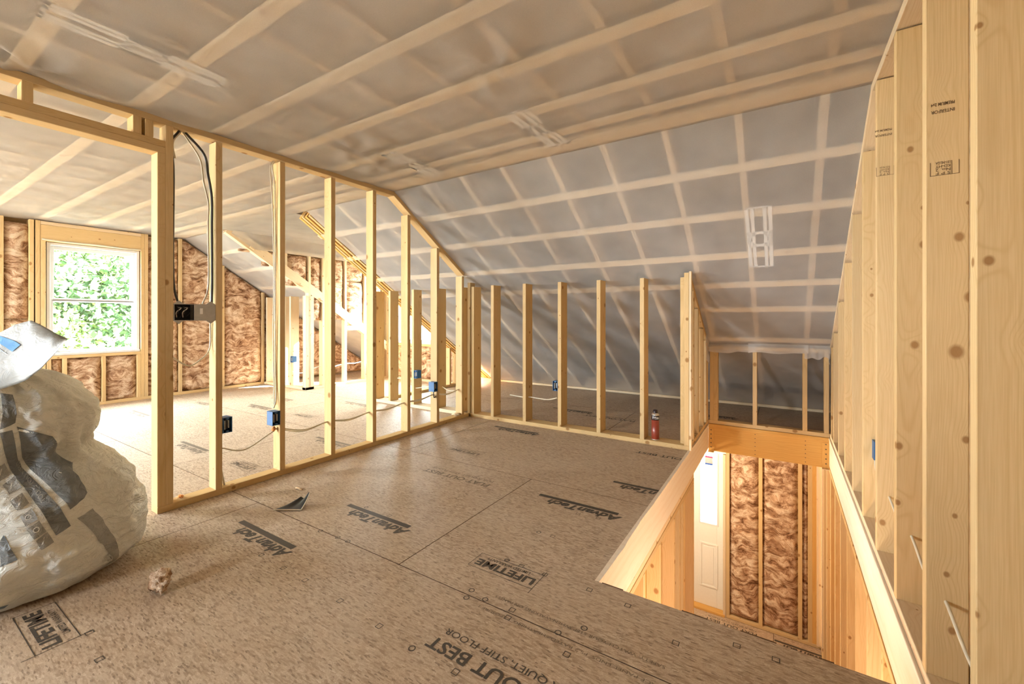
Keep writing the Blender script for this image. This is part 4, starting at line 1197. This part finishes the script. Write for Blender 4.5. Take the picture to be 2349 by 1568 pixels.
for k in range(5):
    yy = ya + 0.015 + 0.016 * k
    tube('wire', [(XP - 0.05, yy, zb + 0.02), (XP - 0.02, yy + 0.012 * (-1) ** k, zb + 0.05), (XP - 0.015, yy + 0.01, zb + 0.075), (XP - 0.045, yy, zt_ - 0.02)], 0.003, 'white' if k % 2 else 'blackcable', gb, 5)

def cable(pts, label, mat='nm', r=0.005, group='cables'):
    o = tube('cable', pts, r, mat)
    return props(o, label, 'cable', group)
XM = XP - 0.045
ztp = ZC - 0.038
yk1 = p_near[0]
ph = at(425, 305, X=XP - 0.03)
hx, hy = XP - 0.03, ph.y
cable([(hx, hy, ztp), (hx, hy + 0.10, ztp - 0.10), (hx, yk1 - 0.03, ztp - 0.22), (hx + 0.01, yk1 - 0.014, ztp - 0.36), (hx + 0.01, yk1 - 0.013, 1.7), (hx + 0.01, yk1 - 0.012, 1.35), (hx + 0.012, yk1 - 0.016, zt_ + 0.003)], 'black cable looping from the top plate down the first stud to the steel box', 'blackcable', 0.0075)
cable([(hx - 0.01, hy - 0.01, ztp), (hx - 0.01, hy + 0.08, ztp - 0.13), (hx - 0.01, yk1 - 0.05, ztp - 0.27), (hx, yk1 - 0.028, ztp - 0.40), (hx, yk1 - 0.030, 1.7), (hx, yk1 - 0.028, 1.33), (hx, yk1 - 0.06, zt_ + 0.003)], 'cream cable beside the black one on the first stud', 'nm', 0.005)
cable([(hx, hy - 0.03, ztp), (hx, hy - 0.08, ztp - 0.10), (hx, 1.066, ztp - 0.22), (hx, 1.064, 1.5), (hx, 1.07, 1.3), (hx, 1.09, zt_ + 0.004)], 'dark cable hugging the door post above the steel box', 'blackcable', 0.006)
cable([(hx - 0.005, hy - 0.02, ztp), (hx - 0.005, hy - 0.06, ztp - 0.08), (hx - 0.005, 1.075, ztp - 0.17)], 'pale cable stub at the top plate hole by the door post', 'nm', 0.0055)
q0 = at(398, 815, X=XP - 0.06); q1 = at(430, 838, X=XP - 0.06); q2 = at(478, 800, X=XP - 0.06)
cable([(XP - 0.06, 1.060, q0.z), (XP - 0.06, q1.y, q1.z), (XP - 0.06, (q1.y + q2.y) / 2, q1.z + 0.02), (XP - 0.055, yk1 - 0.012, q2.z), (XP - 0.05, yk1 - 0.008, zb - 0.004)], 'thin cream cable hanging in a loop below the steel box', 'nm', 0.0045)
# cable down the third stud to its box
s3 = p_near[1]
cable([(XM, s3 - 0.012, ztp), (XM, s3 - 0.03, ztp - 0.05), (XM, s3 - 0.012, ztp - 0.18), (XM, s3 - 0.008, 1.7), (XM + 0.01, s3 - 0.014, 1.3), (XM, s3 - 0.008, 0.8), (XM + 0.01, s3 - 0.010, 0.55), (XM + 0.015, s3 - 0.0285, at(632, 938, X=XP).z + 0.002)], 'cream cable stapled down the second stud to its blue box', 'nm', 0.0045)
cable([(XM - 0.008, s3 - 0.018, ztp), (XM - 0.015, s3 - 0.035, ztp - 0.06), (XM - 0.012, s3 - 0.020, 1.9), (XM - 0.014, s3 - 0.010, 1.4), (XM - 0.012, s3 - 0.016, 1.0), (XM - 0.012, s3 - 0.009, 0.5)], 'second cream cable on the same stud as the open blue box', 'nm', 0.0045)
# long cable drooping from stud to stud
zc_ = lambda u, v: at(u, v, X=XM).z
c1 = at(512, 1025, X=XM); c2 = at(560, 1031, X=XM); c3 = at(620, 993, X=XM); c4 = at(660, 983, X=XM)
run = [(XM, p_near[0] + 0.045, c1.z), (XM, c2.y, c2.z), (XM, c3.y, c3.z), (XM, s3 + 0.019, c3.z + 0.02)]
hz = [at(752, 966, X=XM).z, at(848, 944, X=XM).z, at(930, 922, X=XM).z, at(990, 905, X=XM).z, at(1052, 892, X=XM).z]
for k, z in enumerate(hz): run += [(XM, p_near[2 + k] - 0.2, z - 0.022), (XM, p_near[2 + k] + 0.019, z)]
cable(run, 'long cream cable drooping from stud to stud low on the partition', 'nm', 0.005)
cable([(XM - 0.012, a_[1], a_[2] - (0.012 if i % 2 else 0.006)) for i, a_ in enumerate(run[3:])], 'second cable running just under the long drooping one', 'nm', 0.0045)
cable([(XP - 0.02, p_near[5] - 0.029, at(1000, 897, X=XP).z), (XP - 0.02, p_near[5] - 0.02, at(1000, 905, X=XP).z - 0.03), (XP - 0.03, p_near[5] + 0.03, hz[3])], 'dark cable stub below the far partition box', 'blackcable', 0.005)
cable([(XP - 0.05, p_near[0] + 0.06, at(520, 992, X=XP).z), (XP - 0.05, p_near[0] + 0.045, at(515, 1015, X=XP).z)], 'short cable under the box right of the door post', 'nm', 0.005)
cable([(XM, p_near[0] + 0.041, 0.30), (XM + 0.01, p_near[0] + 0.046, 0.15), (XM + 0.02, p_near[0] + 0.06, 0.045)], 'short cable end standing on the bottom plate', 'nm', 0.006)
# back knee wall cable
k1 = at(1170, 905, Y=YB + 0.06); k2 = at(1205, 911, Y=YB + 0.06); k3 = at(1255, 916, Y=YB + 0.06); k4 = at(1278, 912, Y=YB + 0.06)
cable([k1, k2, (k2.x + 0.06, YB + 0.06, k2.z + 0.01), k3, k4], 'short pale cable through a stud of the back knee wall', 'nm', 0.006)
# dormer cables
z_ = at(820, 840, X=XD0).z
cable([(XD0 - 0.045, 3.92, 0.30), (XD0 - 0.045, 4.16, 0.34), (XD0 - 0.045, 4.35, 0.31), (XD0 - 0.045, 4.58, 0.34), (XD0 - 0.045, 4.8, 0.33), (XD0 - 0.045, 5.0, 0.36)], 'white cable strung through the dormer cheek studs', 'white', 0.006)
cable([(-6.9, YB + 0.09, 0.34), (-6.75, YB + 0.09, 0.30), (-6.6, YB + 0.05, 0.26), (-6.45, YB + 0.09, 0.24), (-6.28, YB + 0.09, 0.28)], 'white cable low on the short knee wall by the gable wall', 'white', 0.006)
cable([(-4.25, YB + 0.08, 0.33), (-4.08, YB + 0.08, 0.30), (-3.9, YB + 0.03, 0.24), (-3.7, YB + 0.07, 0.27), (-3.5, YB + 0.07, 0.29), (-3.35, YB + 0.06, 0.25), (-3.14, YB + 0.07, 0.27)], 'thin cable strung along the left room knee wall studs', 'nm', 0.0055)
# right wall cable through the stud holes
rp = []
XRM = XR + 0.045
hole_z = {4: at(1996, 1045, Y=1.375 + 4 * ST).z - 0.03, 3: at(2045, 1140, Y=1.375 + 3 * ST).z, 2: at(2100, 1230, Y=1.375 + 2 * ST).z, 1: at(2170, 1378, Y=1.375 + ST).z, 0: at(2170, 1378, Y=1.375 + ST).z - 0.02}
for k in (0, 1, 2, 3, 4):
    y = 1.375 + ST * k
    z = hole_z[k]
    rp += [(XRM, y + 0.019, z), (XRM, y + 0.2, z - 0.03)] if k < 4 else [(XRM, y - 0.05, z), (XR1 - 0.04, y - 0.0285, z + 0.03)]
cable(rp, 'pale cable threaded through the holes of the right wall studs', 'nm', 0.005)

# ------------------------------------------------------------------ foam can on the knee wall plate
cp = at(1504, 1005, Y=YB + 0.07)
cx_, cy_ = cp.x, YB + 0.06
can = empty('foam_can', (cx_, cy_, 0.038), 'red brown aerosol foam can with black cap on the knee wall plate', 'can')
R_ = 0.033
lathe('can_body', [(R_ - 0.002, 0), (R_, 0.003), (R_, 0.175)], (cx_, cy_, 0.038), 'redcan', can)
lathe('label_band', [(R_ + 0.0004, 0.175), (R_ + 0.0004, 0.212), (R_ - 0.001, 0.214)], (cx_, cy_, 0.038), 'canblack', can)
lathe('metal_shoulder', [(R_ + 0.001, 0.214), (R_ + 0.001, 0.222), (R_ - 0.006, 0.230), (0.016, 0.240)], (cx_, cy_, 0.038), 'canmetal', can)
lathe('cap', [(0.021, 0.232), (0.022, 0.238), (0.018, 0.262), (0.010, 0.264)], (cx_, cy_, 0.038), 'canblack', can)
lathe('bottom_rim', [(R_ + 0.0008, 0.0), (R_ + 0.0012, 0.003), (R_ + 0.0006, 0.007)], (cx_, cy_, 0.038), 'canmetal', can)
V, Fc, W = text_geo('TYTAN', 0.02)
hh = 0.022; kx = 0.062 / W
dirc = math.atan2(-cy_, -cx_)
vv = []
for a_, b_ in V:
    an = dirc + (a_ * kx - 0.028) / R_
    vv.append((cx_ + (R_ + 0.0012) * math.cos(an), cy_ + (R_ + 0.0012) * math.sin(an), 0.038 + 0.184 + b_ * hh))
mesh_obj('lettering', vv, Fc, 'white', can)

# ------------------------------------------------------------------ insulation bag in the left foreground
bag_c = Vector((-2.60, 0.30, 0))
fwd = Vector((-_s, _c, 0)); rgt = Vector((_c, _s, 0))
d0 = 1.86; r0 = (40 - CX) / F_PX * d0
bag_c = fwd * d0 + rgt * r0
bag = empty('insulation_bag', (bag_c.x, bag_c.y, 0), 'plump plastic insulation bag with grey and blue printing, top folded over', 'bag')
# profile: (height, half width across the view, half depth, sideways shift)
prof = [(0.00, 0.26, 0.26, 0.0), (0.015, 0.345, 0.33, 0.0), (0.07, 0.405, 0.37, 0.0), (0.17, 0.435, 0.39, 0.0), (0.28, 0.44, 0.39, -0.005), (0.38, 0.405, 0.365, -0.01), (0.46, 0.345, 0.325, -0.02),
        (0.52, 0.27, 0.28, -0.03), (0.555, 0.245, 0.26, -0.03), (0.60, 0.262, 0.275, -0.03), (0.67, 0.275, 0.28, -0.03), (0.74, 0.265, 0.265, -0.035), (0.81, 0.225, 0.22, -0.06), (0.87, 0.15, 0.15, -0.09), (0.91, 0.085, 0.085, -0.14), (0.93, 0.05, 0.05, -0.16)]
ph_ = np.array([q[0] for q in prof])
def bag_pt(a, t, off=0.0):
    """a: angle, 0 = to the right in the view, -90deg = towards the viewpoint; t: 0..1 up"""
    h = t * prof[-1][0]
    w = float(np.interp(h, ph_, [q[1] for q in prof])); dp = float(np.interp(h, ph_, [q[2] for q in prof])); sh = float(np.interp(h, ph_, [q[3] for q in prof]))
    c, s = math.cos(a), math.sin(a)
    q = Vector((c * 1.4, s * 1.4, h * 3.2))
    wr_ = 0.028 * noise.noise(q * 1.7) + 0.016 * noise.noise(Vector((c * 4.5, s * 4.5, h * 9))) + 0.010 * noise.noise(Vector((c * 8 + h * 4, s * 8, h * 24))) + 0.005 * noise.noise(Vector((c * 17 + h * 9, s * 17, h * 40)))
    pin = math.exp(-((h - 0.555) / 0.06) ** 2)
    wr_ += pin * 0.020 * math.sin(a * 11 + 2 * math.sin(a * 3))
    wr_ += math.exp(-((h - 0.88) / 0.08) ** 2) * 0.014 * math.sin(a * 13)
    e = min(1.0, h / 0.03)
    k = 1 + 0.0 * wr_
    return bag_c + rgt * (c * (w + wr_ * e + off) + sh) + fwd * (s * (dp + wr_ * e + off)) + Vector((0, 0, h + (off * 0.3 if t > 0.9 else 0)))
nu, nv = 200, 170
v, f = [], []
for j in range(nv + 1):
    for i in range(nu): v.append(bag_pt(2 * math.pi * i / nu, j / nv))
for j in range(nv):
    for i in range(nu): f.append((j * nu + i, j * nu + (i + 1) % nu, (j + 1) * nu + (i + 1) % nu, (j + 1) * nu + i))
f.append(tuple(range(nu - 1, -1, -1))); f.append(tuple(range(nv * nu, (nv + 1) * nu)))
mesh_obj('bag_body', v, f, 'bag', bag, True)
# find the surface spot that shows at a pixel
_samples = []
for j in range(4, 100):
    for i in range(0, 160):
        a = -math.pi * 0.98 + math.pi * 1.30 * i / 160
        pnt = bag_pt(a, j / 100)
        dd = pnt.dot(fwd); rr = pnt.dot(rgt)
        nn = fwd * math.sin(a) + rgt * math.cos(a)
        if nn.dot(pnt - Vector((0, 0, CAM_H))) < 0: _samples.append((CX + F_PX * rr / dd, CY - F_PX * (pnt.z - CAM_H) / dd, a, j / 100))
_S = np.array(_samples)
def bag_uv(u, v_):
    d = (_S[:, 0] - u) ** 2 + (_S[:, 1] - v_) ** 2
    idx = np.argsort(d)[:4]
    w = 1 / (d[idx] + 1e-3)
    return float((_S[idx, 2] * w).sum() / w.sum()), float((_S[idx, 3] * w).sum() / w.sum())
def bag_patch(name, corners, mat, n=(12, 12), off=0.0025):
    """printed area on the bag between four corner spots (in photograph pixels)"""
    cs = [bag_uv(*c) for c in corners]
    def P(a, b):
        x = [(1 - a) * (1 - b) * cs[0][k] + a * (1 - b) * cs[1][k] + a * b * cs[2][k] + (1 - a) * b * cs[3][k] for k in (0, 1)]
        return bag_pt(x[0], min(0.99, max(0.02, x[1])), off)
    vv, ff = grid(P, *n)
    return mesh_obj(name, vv, ff, mat, bag, True), cs
def bag_text(s, corners, mat, off=0.0045, bold=0.0, nm='lettering', parent=None):
    V, Fc, W = text_geo(s, bold)
    cs = [bag_uv(*c) for c in corners]
    vv = []
    for x, y in V:
        a, b = x / W, y
        q = [(1 - a) * (1 - b) * cs[0][k] + a * (1 - b) * cs[1][k] + a * b * cs[2][k] + (1 - a) * b * cs[3][k] for k in (0, 1)]
        vv.append(bag_pt(q[0], q[1], off))
    mesh_obj(nm, vv, Fc, mat, parent or bag)
bag_patch('printed_panel', [(0, 900), (30, 905), (35, 970), (0, 985)], 'baggray')
bag_patch('printed_panel', [(38, 978), (120, 1000), (165, 1060), (128, 1130)], 'baggray')
bag_patch('printed_panel', [(128, 1130), (165, 1078), (200, 1130), (162, 1168)], 'baggray')
pan, _ = bag_patch('printed_panel', [(0, 992), (28, 985), (162, 1205), (128, 1228)], 'baggray', (10, 24))
bag_patch('printed_panel', [(176, 1188), (212, 1165), (262, 1290), (250, 1318)], 'baglight', (8, 20))
bag_text('TOOLS YOU NEED', [(104, 1145), (44, 1053), (36, 1063), (94, 1153)], 'baglight', bold=0.01, parent=pan)
bag_text('1', [(262, 1300), (257, 1287), (246, 1293), (250, 1306)], 'bag', bold=0.02)
bag_text('8', [(256, 1284), (250, 1268), (240, 1276), (245, 1290)], 'bag', bold=0.02)
for (cx2, cy2) in ((0, 1078), (24, 1108), (42, 1145), (62, 1180), (80, 1210), (98, 1235)):
    sq_, _ = bag_patch('icon_square', [(cx2 - 18, cy2 + 4), (cx2 + 10, cy2 - 16), (cx2 + 26, cy2 + 8), (cx2 - 2, cy2 + 26)], 'baglight', (6, 6))
    bag_text('O' if cx2 in (62, 80) else '/', [(cx2 - 2, cy2 + 14), (cx2 + 13, cy2 + 4), (cx2 + 5, cy2 - 6), (cx2 - 8, cy2 + 4)], 'bag', 0.005, nm='icon', parent=sq_)
bag_patch('printed_panel', [(0, 1240), (8, 1225), (40, 1282), (0, 1300)], 'baggray')
bag_patch('printed_panel', [(0, 1390), (20, 1385), (32, 1450), (0, 1455)], 'bagblue2')
# folded over top: a flat pillow of the empty bag end
def flapP(a, b, side):
    quad = [(-190, 905), (60, 877), (152, 772), (-190, 850)]
    # outline of the flap in the view, a along, b up
    lowl = [(-190, 990), (-60, 940), (0, 893), (40, 880), (60, 872), (95, 845), (125, 812), (153, 780)]
    topl = [(-190, 880), (-80, 810), (0, 762), (35, 744), (72, 734), (100, 748), (128, 764), (155, 776)]
    k = a * 7; i = min(6, int(k)); t = k - i
    lo = Vector(lowl[i]).lerp(Vector(lowl[i + 1]), t); hi = Vector(topl[i]).lerp(Vector(topl[i + 1]), t)
    px = lo.lerp(hi, b)
    dep = 1.70 + 0.10 * b + 0.03 * math.sin(a * 5)
    e = min(1, min(a, 1 - a) * 6) * min(1, min(b, 1 - b) * 4)
    dep += -side * (0.004 + 0.016 * e) + 0.008 * noise.noise(Vector((a * 5, b * 3, side)))
    return fwd * dep + rgt * ((px.x - CX) / F_PX * dep) + Vector((0, 0, CAM_H - (px.y - CY) / F_PX * dep))
vv, ff = grid(lambda a, b: flapP(a, b, 1), 50, 20)
v2, f2 = grid(lambda a, b: flapP(a, b, -1), 50, 20)
k = len(vv)
n1, m1 = 51, 21
ff2 = [tuple(reversed(q)) for q in f2]
edge = [i for i in range(n1)] + [j * n1 + n1 - 1 for j in range(1, m1)] + [(m1 - 1) * n1 + i for i in range(n1 - 2, -1, -1)] + [j * n1 for j in range(m1 - 2, 0, -1)]
allf = ff + [tuple(q + k for q in t) for t in ff2] + [(edge[i], k + edge[i], k + edge[(i + 1) % len(edge)], edge[(i + 1) % len(edge)]) for i in range(len(edge))]
mesh_obj('folded_top', vv + v2, allf, 'bagtop', bag, True)
def flap_px(u, v_):
    best = None
    for i in range(61):
        for j in range(31):
            p_ = flapP(i / 60, j / 30, 1); dd = p_.dot(fwd)
            e_ = (CX + F_PX * p_.dot(rgt) / dd - u) ** 2 + (CY - F_PX * (p_.z - CAM_H) / dd - v_) ** 2
            if best is None or e_ < best[0]: best = (e_, i / 60, j / 30)
    return best[1:]
def flap_patch(name, corners, mat, n=(10, 6)):
    cs = [flap_px(*c) for c in corners]
    def P(a, b):
        x = [(1 - a) * (1 - b) * cs[0][q] + a * (1 - b) * cs[1][q] + a * b * cs[2][q] + (1 - a) * b * cs[3][q] for q in (0, 1)]
        return flapP(x[0], x[1], 1) - fwd * 0.003
    a_, b_ = grid(P, *n)
    mesh_obj(name, a_, b_, mat, bag, True)
flap_patch('printed_stripe', [(-60, 772), (28, 808), (50, 792), (-30, 748)], 'bagblue')
flap_patch('printed_line', [(0, 800), (19, 814.5), (19.5, 813), (0.5, 798)], 'darkscrap', (3, 1))
flap_patch('printed_line', [(0, 828), (19, 815), (19, 813.5), (0, 826.5)], 'darkscrap', (3, 1))

# ------------------------------------------------------------------ rubbish on the floor
def lump(name, c, r, mat, label, cat, seed, sq=(1, 1, 0.8), amp=0.5):
    bm = bmesh.new()
    bmesh.ops.create_icosphere(bm, subdivisions=4, radius=1.0)
    for vtx in bm.verts:
        q = vtx.co.copy()
        d = 1 + amp * noise.noise(q * 1.6 + Vector((seed, 0, 0))) + amp * 0.6 * noise.noise(q * 3.7 + Vector((0, seed, 0))) + amp * 0.3 * noise.noise(q * 8.1)
        vtx.co = Vector((q.x * d * sq[0], q.y * d * sq[1], q.z * d * sq[2])) * r
    zmin = min(vtx.co.z for vtx in bm.verts)
    me = bpy.data.meshes.new(name)
    bm.to_mesh(me); bm.free()
    me.materials.append(M[mat])
    me.polygons.foreach_set('use_smooth', [True] * len(me.polygons))
    o = bpy.data.objects.new(name, me)
    C.objects.link(o)
    o.location = (c[0], c[1], c[2] - zmin)
    return props(o, label, cat)
p = at(347, 1366, Z=0)
lump('insulation_scrap', (p.x + 0.0, p.y + 0.03, 0.0), 0.038, 'wool', 'torn lump of brown insulation lying on the floor near the bag', 'debris', 3.3, (1.1, 0.8, 1.0), 0.6)
p = at(420, 1140, X=XP - 0.045)
lump('foam_crumb', (XP - 0.05, 1.11, 0.038), 0.012, 'foam', 'orange foam crumb on the bottom plate by the door post', 'debris', 8.0, (2, 1, 0.6), 0.4)
lump('foam_crumb', (XM, s3 - 0.02, c3.z + 0.004), 0.016, 'foam', 'orange foam plug where the cable passes the second stud', 'debris', 4.0, (0.8, 0.8, 1), 0.4)
lump('wood_chip_pile', (XP - 0.045, p_near[6] - 0.05, 0.038), 0.02, 'pale', 'little heap of wood chips on the plate near the far end', 'debris', 2.0, (2, 2, 0.5), 0.6)
# folded dark plastic scrap
p = at(665, 1166, Z=0); L = p
sc = empty('plastic_scrap', (L.x, L.y, 0), 'torn dark plastic scrap with pale edge curled on the floor', 'debris')
def scrapP(a, b, t=0.0):
    x = 0.16 * (a - 0.5) * (1 - 0.55 * b) + 0.05 * b
    y = 0.10 * (b - 0.3)
    z = 0.004 + 0.055 * b ** 1.5 * (0.3 + 0.7 * a) + 0.010 * math.sin(a * 9) * b + t
    return Vector((L.x, L.y, 0)) + rgt * x + fwd * y + Vector((0, 0, z))
vv, ff = grid(lambda a, b: scrapP(a, b), 16, 10); v2, f2 = grid(lambda a, b: scrapP(a, b, 0.003), 16, 10)
k = len(vv)
mesh_obj('scrap_sheet', vv + v2, [tuple(reversed(q)) for q in ff] + [tuple(q + k for q in t) for t in f2], 'darkscrap', sc, True)
tube('scrap_edge', [scrapP(a / 10, 0.0, 0.003) for a in range(11)] + [scrapP(1, b / 8, 0.003) for b in range(1, 9)], 0.0035, 'nm', sc, 5)
lump('dark_crumb', tuple(at(1350, 995, Z=0.0))[:2] + (0.0,), 0.014, 'darkscrap', 'small dark crumb on the floor in front of the knee wall plate', 'debris', 5.0, (1.5, 1, 0.5), 0.5)
lump('wood_sliver', tuple(at(685, 1122, Z=0.0))[:2] + (0.0,), 0.012, 'pale', 'pale wood sliver on the floor right of the partition', 'debris', 9.0, (3, 0.6, 0.4), 0.4)

# ------------------------------------------------------------------ outdoors
g = mesh_obj('ground', [(-60, -40, -3.0), (30, -40, -3.0), (30, 50, -3.0), (-60, 50, -3.0)], [(0, 1, 2, 3)], 'bounce_ground')
props(g, 'ground outside the house, made pale to bounce daylight up', 'ground', kind='structure')
def tree(x, y, h, r, label, mat='leaf', seed=0):
    rng = np.random.RandomState(seed)
    e = empty('tree', (x, y, -3.0), label, 'tree', 'trees outside the windows')
    tr = [(x, y, -3.0), (x + 0.1 * rng.randn(), y + 0.1 * rng.randn(), -3 + h * 0.4), (x + 0.25 * rng.randn(), y + 0.25 * rng.randn(), -3 + h * 0.9)]
    tube('trunk', tr, 0.11 + 0.01 * h / 2, 'bark', e, 7)
    for q in range(4):
        a = rng.rand() * 6.28; z = -3 + h * (0.4 + 0.12 * q)
        tube('branch', [(x, y, z), (x + r * 0.4 * math.cos(a), y + r * 0.4 * math.sin(a), z + h * 0.06), (x + r * 0.8 * math.cos(a), y + r * 0.8 * math.sin(a), z + h * 0.13)], 0.04, 'bark', e, 5)
    v, f = [], []
    n = 11000
    cen = []
    while len(cen) < 60:
        q = rng.randn(3); q /= np.linalg.norm(q)
        q *= rng.rand() ** 0.4
        cen.append((x + q[0] * r, y + q[1] * r, -3 + h * 0.60 + q[2] * h * 0.40))
    for i in range(n):
        c = cen[rng.randint(60)]
        p_ = np.array(c) + rng.randn(3) * r * 0.17
        a = rng.randn(3); a /= np.linalg.norm(a)
        b = rng.randn(3); b -= a * a.dot(b); b /= np.linalg.norm(b)
        s = (0.055 + 0.04 * rng.rand()) * max(1.0, r / 2.2)
        k = len(v)
        v += [p_ - a * s, p_ + b * s * 0.55, p_ + a * s, p_ - b * s * 0.55]
        f.append((k, k + 1, k + 2, k + 3))
    o = mesh_obj('foliage', v, f, mat, e)
    o['kind'] = 'stuff'
spots = [(-13.5, 1.0, 7.5, 2.0, 'leaf'), (-14.0, 4.6, 7.0, 2.2, 'leaf'), (-15.5, 2.9, 8.0, 2.3, 'leaf2'), (-17.0, 6.5, 9.0, 2.6, 'leaf'), (-18.0, 0.5, 9.5, 2.6, 'leaf2'), (-20.0, 4.2, 10.5, 3.0, 'leaf'), (-12.2, 2.4, 3.9, 1.2, 'leaf2'), (-12.8, 5.6, 4.2, 1.4, 'leaf'),
         (-24.0, 8.5, 12.0, 3.6, 'leaf'), (-24.5, 1.0, 12.5, 3.6, 'leaf'), (-27.0, 4.5, 13.0, 4.0, 'leaf2'),
         (-12.5, 19.0, 7.5, 2.4, 'leaf'), (-17.0, 22.0, 9.0, 2.8, 'leaf2'), (-9.0, 22.0, 8.0, 2.6, 'leaf')]
wh = ['green tree at the left edge of the gable window', 'green tree at the right side of the gable window', 'yellowish tree in the middle of the gable window', 'tall green tree far right beyond the gable window',
      'tall yellowish tree far left beyond the gable window', 'green tree behind the yellowish one in mid gable window', 'low yellowish bushy tree at the bottom of the gable window', 'low green bushy tree at the lower right of the gable window',
      'distant green tree in the right background of the gable window', 'distant green tree in the left background of the gable window', 'farthest yellowish tree in the gable window background',
      'green tree nearest the dormer window', 'yellowish tree left beyond the dormer window', 'green tree right beyond the dormer window']
for i, (x, y, h, r, m_) in enumerate(spots): tree(x, y, h, r, wh[i], m_, i)
